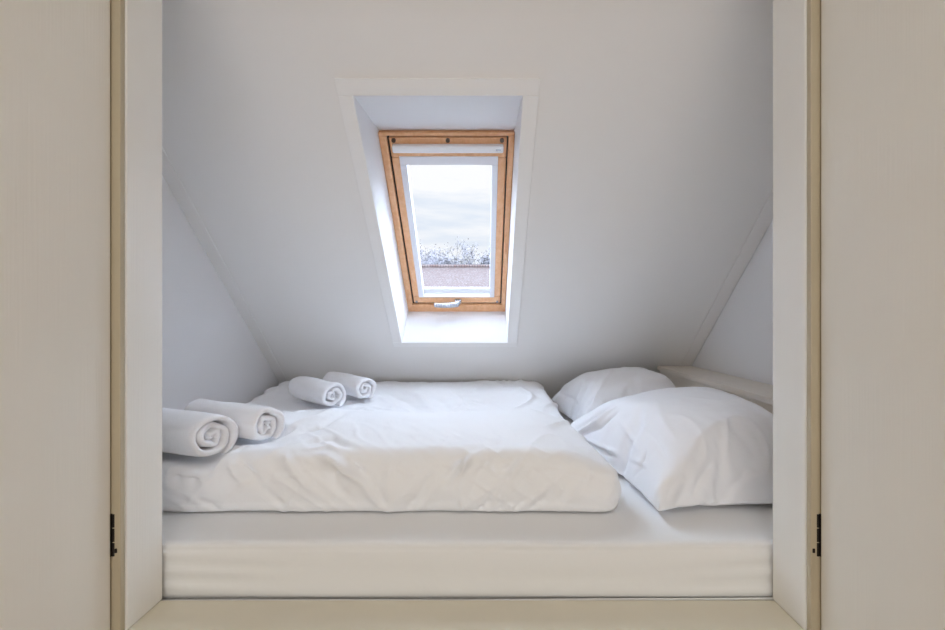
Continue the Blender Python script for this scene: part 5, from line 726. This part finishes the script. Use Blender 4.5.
def duvet(x0, x1, y0, y1, height, folds, loc, label, nx, ny, r1=0.042, r2=0.03, amp=1.0, seed=0, skew=0.0):
    """a cover draped round its filling: flat on top, rounded shoulder, bulging side, tucked in underneath"""
    H0 = 0.15; A1 = r1 * PI / 2; S = H0 - r1 - r2; A2 = r2 * PI / 2; Lm = A1 + S + A2
    def prof(L):
        if L < A1: t = L / r1; return r1 * math.sin(t), r1 * (1 - math.cos(t))
        if L < A1 + S:
            k = (L - A1) / S; return r1 + 0.008 * math.sin(k * PI), r1 + (L - A1)
        t = (L - A1 - S) / r2; return r1 - r2 * (1 - math.cos(t)), r1 + S + r2 * math.sin(t)
    V = []; N = []
    cx0, cx1, cy0, cy1 = x0 + r1, x1 - r1, y0 + r1, y1 - r1
    for j in range(ny + 1):
        for i in range(nx + 1):
            s = cx0 - Lm + (cx1 - cx0 + 2 * Lm) * i / nx
            # finer rows on the front side
            v = j / ny; vv = v ** 1.25
            t = cy0 - Lm + (cy1 - cy0 + 2 * Lm) * vv
            sc_, tc = max(cx0, min(cx1, s)), max(cy0, min(cy1, t))
            d = Vector((s - sc_, t - tc)); L = min(d.length, Lm)
            o_, dn = prof(L)
            dirv = d.normalized() if d.length > 1e-9 else Vector((0, 0))
            x = sc_ + dirv.x * o_; y = tc + dirv.y * o_
            y += (.007 * noise.noise(Vector((x * 5, 0, seed))) - .006 * math.exp(-((x + .21) / .05) ** 2)) * sm(y0 + .1, y0, y)
            if skew: x -= skew * sm(-.1, .33, x) * sm(y0, y1, y)
            zt = height(x, y); hh = zt - MZ
            z = zt - dn * hh / H0
            a = min(PI / 2, L / r1); nrm = Vector((dirv.x * math.sin(a), dirv.y * math.sin(a), math.cos(a)))
            V.append(Vector((x, y, z))); N.append((nrm, L))
    W_ = []
    for p, (nrm, L) in zip(V, N):
        q = Vector(p)
        k = min(1, (Lm - L) / 0.02 + .15)
        n1 = noise.noise(Vector((p.x * 5 + p.z * 4, p.y * 5, p.z * 5 + seed)))
        n2 = noise.noise(Vector((p.x * 13 + p.z * 12, p.y * 13, p.z * 10 + seed + 7)))
        # long slanting drag lines, sharper on one side
        aa = noise.noise(Vector((p.x * 9 - p.y * 5 - p.z * 10, p.x * 2 + p.y * 3 + p.z * 3, seed + 3)))
        rd = (1 - min(1, abs(aa) * 3.2)) ** 2 * max(0, .25 + noise.noise(Vector((p.x * 2.3, p.y * 2.6, seed + 11))))
        a2 = noise.noise(Vector((p.x * 16 + p.y * 11 + p.z * 22, p.x * 3 - p.y * 5, seed + 6)))
        rd += .45 * (1 - min(1, abs(a2) * 3)) ** 2 * max(0, .2 + noise.noise(Vector((p.x * 4, p.y * 4, seed + 21))))
        disp = amp * (.0055 * n1 + .0026 * n2 + .014 * rd) + 2.5 * folds(p)
        if L < A1: disp *= .1 + .9 * towel_near(p.x, p.y)
        p2 = q + nrm * disp * k
        if p2.z < MZ + 0.001: p2.z = MZ + 0.001
        if p2.z > zc(p2.y) - 0.006: p2.z = zc(p2.y) - 0.006
        W_.append(p2 - Vector(loc))
    Fc = []
    def id_(i, j): return j * (nx + 1) + i
    for j in range(ny):
        for i in range(nx): Fc.append([id_(i, j), id_(i + 1, j), id_(i + 1, j + 1), id_(i, j + 1)])
    rim = [id_(i, 0) for i in range(nx)] + [id_(nx, j) for j in range(ny)] + [id_(i, ny) for i in range(nx, 0, -1)] + [id_(0, j) for j in range(ny, 0, -1)]
    Fc.append(rim[::-1])
    me = bpy.data.meshes.new('duvet'); me.from_pydata(W_, [], Fc); me.update(); me.materials.append(M['duvet'])
    for p in me.polygons: p.use_smooth = True
    o = bpy.data.objects.new('duvet', me); C.objects.link(o); o.location = loc
    tag(o, label, 'duvet', 'duvets on the mattress')
    return o
def sm(a, b_, t):
    t = max(0, min(1, (t - a) / (b_ - a))); return t * t * (3 - 2 * t)
def dent(x, y, z, first):         # the filling gives way under the rolled towels
    for e, b_, r, sq in TOWELS[first:first + 2]:
        a = Vector(e[:2]); c = Vector(b_[:2]); u = (c - a); t0 = (Vector((x, y)) - a).dot(u) / u.length_squared; t = max(-.03, min(1.03, t0))
        d = (Vector((x, y)) - a - u * t0).length; f = abs(t0 - t) * u.length
        zb = e[2] + (b_[2] - e[2]) * t - r * sq - .0035
        z = min(z, zb + d * d * 6 + f * f * 30)
    return z
def towel_near(x, y):
    m = 1.0
    for e, b_, r, sq in TOWELS:
        a = Vector(e[:2]); c = Vector(b_[:2]); u = (c - a); t = max(-.05, min(1.05, (Vector((x, y)) - a).dot(u) / u.length_squared))
        m = min(m, sm(.03, .09, (Vector((x, y)) - a - u * t).length))
    return m
def f_front(x, y):
    z = -.318 + .022 * sm(1.10, 1.36, y) - .050 * sm(1.40, 1.58, y + .03 * noise.noise(Vector((x * 4, 3, 3))))
    z -= .018 * math.exp(-((x + .74) / .25) ** 2 - ((y - 1.16) / .20) ** 2)
    z -= .010 * math.exp(-((x + .16) / .09) ** 2 - ((y - 1.52) / .14) ** 2)
    z += .006 * noise.noise(Vector((x * 3, y * 4, 2)))
    z -= .045 * sm(.10, .33, x) ** 1.5
    return dent(x, y, z, 0)
def f_back(x, y):
    z = -.368 + .034 * sm(1.64, 2.26, y) + .006 * noise.noise(Vector((x * 3.2, y * 5, 1.7)))
    return min(dent(x, y, z, 2), zc(y) - .012)
def P_(rows): return Folds([([at(*q) for q in pts], w_, a) for pts, w_, a in rows])
front_folds = P_([
    ([(175, 458), (171, 474), (175, 492)], .012, .007), ([(180, 462), (178, 477), (186, 495), (198, 508)], .010, -.007),
    ([(196, 461), (195, 482), (202, 498), (217, 508)], .010, -.007), ([(205, 459), (204, 478), (212, 492)], .010, .005),
    ([(222, 456), (240, 474), (252, 485)], .011, .008), ([(230, 453), (250, 471), (267, 487), (283, 504)], .011, -.009),
    ([(266, 474), (286, 496)], .011, -.006), ([(276, 452), (302, 472), (318, 492)], .013, .008),
    ([(262, 444), (290, 451), (315, 463)], .010, .006),
    ([(305, 450), (338, 463), (367, 481), (387, 509)], .012, .014), ([(333, 468), (336, 482), (350, 495)], .011, -.009),
    ([(350, 461), (372, 480), (387, 500)], .010, -.013), ([(383, 474), (385, 506)], .008, -.010),
    ([(393, 462), (389, 480), (393, 506)], .011, .011), ([(397, 462), (414, 476)], .010, .005),
    ([(430, 476), (418, 494), (406, 509)], .009, -.009), ([(440, 474), (428, 496), (418, 509)], .009, .006),
    ([(466, 453), (455, 470), (442, 486)], .007, -.011), ([(471, 456), (460, 472), (447, 490)], .008, .009),
    ([(492, 455), (478, 474), (470, 492)], .009, -.006), ([(514, 462), (498, 480), (488, 498)], .008, -.010),
    ([(520, 463), (504, 482), (495, 500)], .009, .008), ([(492, 497), (478, 511)], .006, -.007),
    ([(512, 492), (498, 510)], .006, -.006), ([(530, 492), (514, 509)], .006, -.007), ([(551, 488), (530, 509)], .007, -.007),
    ([(570, 480), (556, 500)], .009, -.005), ([(590, 468), (580, 500)], .012, .004),
    ([(461, 480), (463, 509)], .007, .006), ([(300, 441), (332, 437), (356, 447)], .012, -.006),
    ([(300, 446), (328, 444), (350, 449)], .010, .006), ([(298, 432), (323, 427), (350, 416)], .015, -.006),
    ([(290, 426), (318, 421), (340, 412)], .015, .005), ([(500, 440), (470, 447)], .012, -.004)])
back_folds = Folds([([((px - 482) / F * .345 * F / (py - 316), .345 * F / (py - 316), -.345) for px, py in pts], w_, a) for pts, w_, a in (
    ([(457, 398), (478, 400), (500, 399)], .014, -.007), ([(390, 393), (408, 398), (420, 408)], .018, -.008),
    ([(400, 390), (420, 396), (436, 408)], .018, .008), ([(436, 396), (448, 404), (456, 412)], .016, -.007), ([(450, 392), (464, 402), (470, 410)], .016, .007),
    ([(350, 400), (380, 396), (400, 404)], .016, .006), ([(500, 388), (520, 392), (540, 400)], .018, .006), ([(470, 386), (510, 386), (535, 390)], .02, -.006))])
duvet(-1.0, .312, 1.618, 2.318, f_back, back_folds, (-0.35, 1.95, MZ), 'white duvet at the back, against the foot of the sloping ceiling', 260, 150, amp=1.4, seed=4, skew=.01)
duvet(-1.03, .330, 1.058, 1.585, f_front, front_folds, (-0.35, 1.33, MZ), 'white duvet in front, its creased thick edge nearest the doors', 380, 190, amp=1.0, seed=1, skew=.055)
PF_F = [([(574, 432), (592, 418), (612, 405)], .010, -.007), ([(577, 436), (600, 428), (618, 412)], .008, -.008), ([(575, 434), (598, 423), (615, 408)], .006, .008),
        ([(580, 437), (610, 450), (648, 466)], .005, .006), ([(580, 441), (610, 454), (645, 469)], .005, -.006), ([(646, 452), (641, 466), (634, 476)], .006, -.005),
        ([(720, 420), (697, 440), (680, 470), (662, 503)], .020, .007), ([(664, 505), (670, 488), (684, 470)], .010, -.006), ([(690, 500), (700, 480), (712, 462)], .012, -.005),
        ([(724, 500), (735, 482), (750, 470)], .014, -.005), ([(640, 425), (655, 440), (668, 462)], .012, -.004), ([(620, 420), (632, 438), (640, 450)], .010, .004), ([(655, 400), (665, 425), (676, 440)], .016, .004)]
PF_B = [([(558, 392), (570, 398), (580, 410)], .010, -.007), ([(600, 385), (592, 398), (584, 410)], .012, -.008), ([(612, 372), (600, 388), (592, 404)], .012, .007), ([(630, 380), (640, 374), (660, 372)], .014, -.004)]
tag(pillow(PILLOW_BACK, M['pillow'], (0.6, 1.93, MZ), PF_B, 5, .03, .035), 'white pillow at the back, half hidden behind the other pillow', 'pillow', 'pillows beside the ledge')
tag(pillow(PILLOW_FRONT, M['pillow'], (0.64, 1.36, MZ), PF_F, 9, .06, .0), 'large plump white pillow in front, beside the right jamb', 'pillow', 'pillows beside the ledge')

# rolled towels : a spiral strip with thickness, ends slightly ragged
def towel(end, back, r, seed, label, turns=2.5, sq=0.9, wide=1.06):
    e = Vector(end); b_ = Vector(back); ax = (e - b_); L = ax.length; ax.normalize()
    up = Vector((0, 0, 1)); sd = ax.cross(up).normalized(); up = sd.cross(ax).normalized()
    base = (e + b_) / 2 - up * r * sq
    nt = 130; nl = 30; th = r / (turns + 0.5) * 0.86
    V = []; Fc = []
    for side in (1, -1):
        for i in range(nt + 1):
            t = i / nt
            a = PI * -0.66 - (1 - t) * turns * 2 * PI
            for j in range(nl + 1):
                u = j / nl
                edge = max(0, 1 - min(u, 1 - u) * L / 0.016) ** 2
                rc = r * (0.12 + 0.88 * t) - th * .5
                rc += 0.0105 * noise.noise(Vector((math.cos(a) * 1.3 + seed * 3, math.sin(a) * 1.3, t * turns * 1.2))) * (1.15 - t)
                rc += 0.004 * noise.noise(Vector((math.cos(a) * 2 + seed, math.sin(a) * 2, u * 2.5)))
                tt = th * (1 - .30 * edge) * (1 + .40 * noise.noise(Vector((t * 14, u * 2, seed))))
                if t > .985: tt *= .6
                rr = rc + side * tt * .5
                wob = 0.012 * noise.noise(Vector((t * 7, seed, 2))) * (1 if j > nl / 2 else -1)
                wob += (-0.004 + 0.006 * t) * (1 if j > nl / 2 else -1)
                x = math.cos(a) * rr * wide; z = math.sin(a) * rr * sq
                lo = -r * sq + 0.004
                if z < lo: z = lo + (z - lo) * .3
                p = ax * ((u - .5) * L + wob * (abs(u - .5) * 2) ** 5) + sd * x + up * (z + r * sq)
                V.append(p)
    K = (nt + 1) * (nl + 1)
    def q(s, i, j): return s * K + i * (nl + 1) + j
    for i in range(nt):
        for j in range(nl):
            Fc.append([q(0, i, j), q(0, i + 1, j), q(0, i + 1, j + 1), q(0, i, j + 1)])
            Fc.append([q(1, i, j), q(1, i, j + 1), q(1, i + 1, j + 1), q(1, i + 1, j)])
        for j in (0, nl): Fc.append([q(0, i, j), q(1, i, j), q(1, i + 1, j), q(0, i + 1, j)])
    for j in range(nl):
        for i in (0, nt): Fc.append([q(0, i, j), q(0, i, j + 1), q(1, i, j + 1), q(1, i, j)])
    me = bpy.data.meshes.new('rolled_towel'); me.from_pydata(V, [], Fc); me.update(); me.materials.append(M['towel'])
    bm = bmesh.new(); bm.from_mesh(me); bmesh.ops.recalc_face_normals(bm, faces=bm.faces); bm.to_mesh(me); bm.free()
    for p in me.polygons: p.use_smooth = True
    o = bpy.data.objects.new('rolled_towel', me); C.objects.link(o); o.location = base
    sdv = o.modifiers.new('smooth', 'SUBSURF'); sdv.levels = 1; sdv.render_levels = 1
    tag(o, label, 'towel', 'rolled towels on the duvets')
    return o
towel(*TOWELS[0][:3], 1, 'rolled white towel on the front duvet, partly hidden by the left jamb', sq=TOWELS[0][3], wide=1.12, turns=2.8)
towel(*TOWELS[1][:3], 2, 'rolled white towel on the front duvet, just right of the one by the left jamb', sq=TOWELS[1][3])
towel(*TOWELS[2][:3], 3, 'rolled white towel on the back duvet, left one of the far pair', sq=TOWELS[2][3])
towel(*TOWELS[3][:3], 4, 'rolled white towel on the back duvet, right one of the far pair', sq=TOWELS[3][3])

# ------------------------------------------------------------------ outside
def outside():
    gd = bmesh.new(); box(gd, -60, 60, 5, 120, -6.2, -6.0); struct_(link('ground', gd, M['ground']))
    # neighbouring house with a tiled roof seen low in the skylight
    r = empty('house', (-2, 26, -6.0))
    def hp(nm, bm, m, par=None):
        o = link(nm, bm, m, par or r); return o
    b1 = bmesh.new(); box(b1, -9, 10, -3.8, 3.8, 0, 5.9); hp('wall', b1, M['brick'])
    # roof: local slab oriented so that the brick texture runs across the slope
    for sgn in (-1, 1):
        rf = bmesh.new(); box(rf, -9.4, 10.4, 0, 4.9, -0.06, 0.06)
        o = link('roof_slope', rf, M['tile'], r)
        o.location = (0, sgn * 4.1, 6.05); 
        ang = math.atan2(2.75, 4.1)
        o.rotation_euler = (ang, 0, 0) if sgn < 0 else (ang, 0, PI)
        if sgn > 0:
            for v in o.data.vertices: v.co.x = -v.co.x
    rd = bmesh.new(); cyl(rd, (-9.4, 0, 8.86), (10.4, 0, 8.86), 0.14, 10); hp('ridge', rd, M['tile'])
    ch = bmesh.new(); box(ch, 5.2, 6.1, -0.5, 0.5, 7.4, 10.2); hp('chimney', ch, M['brick'])
    tag(r, 'neighbouring house with a weathered reddish tiled roof seen low through the skylight', 'house')
    random.seed(5)
    def tree(x, y, h, seed, label):
        rnd = random.Random(seed)
        root = empty('tree', (x, y, -6.0))
        bm = bmesh.new(); tips = []
        def grow(p, d, L, r, depth):
            q = p + d * L
            cyl(bm, p, q, r, 6 if depth < 2 else 4, r * 0.68)
            if depth >= 6: tips.append((q, d)); return
            if depth >= 2: tips.append((q, d))
            n = 4 if depth < 1 else 3
            for i in range(n):
                t = Vector((rnd.gauss(0, 1), rnd.gauss(0, 1), rnd.gauss(0.25, 0.6)))
                nd = (d * 0.95 + t * 0.42).normalized(); nd.z = abs(nd.z) * 0.9 + 0.1; nd.normalize()
                grow(q, nd, L * rnd.uniform(0.62, 0.82), r * 0.62, depth + 1)
        grow(Vector((0, 0, 0)), Vector((0, 0, 1)), h * 0.26, h * 0.016, 0)
        link('trunk', bm, M['bark'], root)
        lf = bmesh.new()
        for q, d in tips:
            for k in range(5):
                c = q + Vector((rnd.gauss(0, .22), rnd.gauss(0, .22), rnd.gauss(0, .22)))
                a = Vector((rnd.gauss(0, 1), rnd.gauss(0, 1), rnd.gauss(0, 1))).normalized(); b_ = a.orthogonal().normalized()
                s = rnd.uniform(.05, .10)
                lf.faces.new([lf.verts.new(c + a * s), lf.verts.new(c + b_ * s * .6), lf.verts.new(c - a * s), lf.verts.new(c - b_ * s * .6)])
        o = link('foliage', lf, M['leaf'], root)
        tag(root, label, 'tree', 'sparse trees behind the tiled roof')
    tree(-6.6, 44, 15.4, 3, 'sparse grey tree behind the tiled roof, leftmost of the three in the skylight')
    tree(-1.2, 36, 14.0, 8, 'sparse grey tree behind the tiled roof, middle one of three in the skylight')
    tree(5.6, 44, 15.4, 21, 'sparse grey tree behind the tiled roof, rightmost of the three in the skylight')
outside()

# ------------------------------------------------------------------ light
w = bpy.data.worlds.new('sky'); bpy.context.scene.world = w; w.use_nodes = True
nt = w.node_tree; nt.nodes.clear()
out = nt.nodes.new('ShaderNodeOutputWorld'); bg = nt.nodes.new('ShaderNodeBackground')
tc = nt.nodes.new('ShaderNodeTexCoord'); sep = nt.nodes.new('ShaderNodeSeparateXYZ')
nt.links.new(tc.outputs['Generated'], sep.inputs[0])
# dim in view; bright band added above the view to light the bedding
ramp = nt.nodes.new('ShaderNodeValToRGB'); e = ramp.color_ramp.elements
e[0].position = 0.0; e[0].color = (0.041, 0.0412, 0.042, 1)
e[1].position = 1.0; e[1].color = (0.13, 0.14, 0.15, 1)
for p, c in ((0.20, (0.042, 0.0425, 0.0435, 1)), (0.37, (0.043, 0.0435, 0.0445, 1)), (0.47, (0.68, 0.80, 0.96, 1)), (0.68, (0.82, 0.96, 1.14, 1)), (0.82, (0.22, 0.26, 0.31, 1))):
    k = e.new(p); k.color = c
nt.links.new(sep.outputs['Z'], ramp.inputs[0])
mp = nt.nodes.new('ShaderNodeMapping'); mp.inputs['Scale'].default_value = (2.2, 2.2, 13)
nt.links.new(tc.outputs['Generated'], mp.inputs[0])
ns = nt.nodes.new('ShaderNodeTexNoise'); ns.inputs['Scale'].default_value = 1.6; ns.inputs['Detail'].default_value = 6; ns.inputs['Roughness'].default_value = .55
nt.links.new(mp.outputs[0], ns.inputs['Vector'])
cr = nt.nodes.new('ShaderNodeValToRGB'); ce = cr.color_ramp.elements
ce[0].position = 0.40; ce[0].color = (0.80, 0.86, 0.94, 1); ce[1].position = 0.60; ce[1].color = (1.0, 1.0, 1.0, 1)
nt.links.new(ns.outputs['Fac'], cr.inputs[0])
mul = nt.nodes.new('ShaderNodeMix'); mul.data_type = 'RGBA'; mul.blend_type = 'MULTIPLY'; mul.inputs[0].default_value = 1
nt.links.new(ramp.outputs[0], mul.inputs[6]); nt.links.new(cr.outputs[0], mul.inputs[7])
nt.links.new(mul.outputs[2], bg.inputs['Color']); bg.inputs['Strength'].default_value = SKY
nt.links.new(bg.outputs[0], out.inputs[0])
# portal at the skylight guides the sky's light
def area(name, loc, rot, sx, sy, power, col, portal=False, spread=PI):
    l = bpy.data.lights.new(name, 'AREA'); l.shape = 'RECTANGLE'; l.size = sx; l.size_y = sy
    l.energy = power; l.color = col; l.spread = spread
    o = bpy.data.objects.new(name, l); C.objects.link(o); o.location = loc; o.rotation_euler = rot
    if portal: l.cycles.is_portal = True
    return o
pc = wp((HX0 + HX1) / 2, LEN / 2, 0.12)
area('skylight_portal', pc, (math.radians(43.6), 0, 0), 0.52, 0.98, 1, (1, 1, 1), portal=True).rotation_euler = (-math.atan(T), 0, 0)
LIGHTS(area)

# ------------------------------------------------------------------ camera
cd = bpy.data.cameras.new('camera'); cam = bpy.data.objects.new('camera', cd); C.objects.link(cam)
cd.sensor_width = 36; cd.lens = F / 945 * 36; cd.clip_start = 0.02; cd.clip_end = 500
cd.shift_x = -9.5 / 945; cd.shift_y = 1.0 / 945
cam.location = (0, 0, 0); cam.rotation_euler = (PI / 2, 0, 0)
sc = bpy.context.scene; sc.camera = cam
sc.cycles.diffuse_bounces = 8
for o in list(C.objects):
    if o.parent is None: o.location.z += CZ
vs = sc.view_settings; sc.display_settings.display_device = 'sRGB'
vs.view_transform = 'Standard'; vs.look = 'None'; vs.gamma = 1.0; vs.use_curve_mapping = False
vs.exposure = EXPO
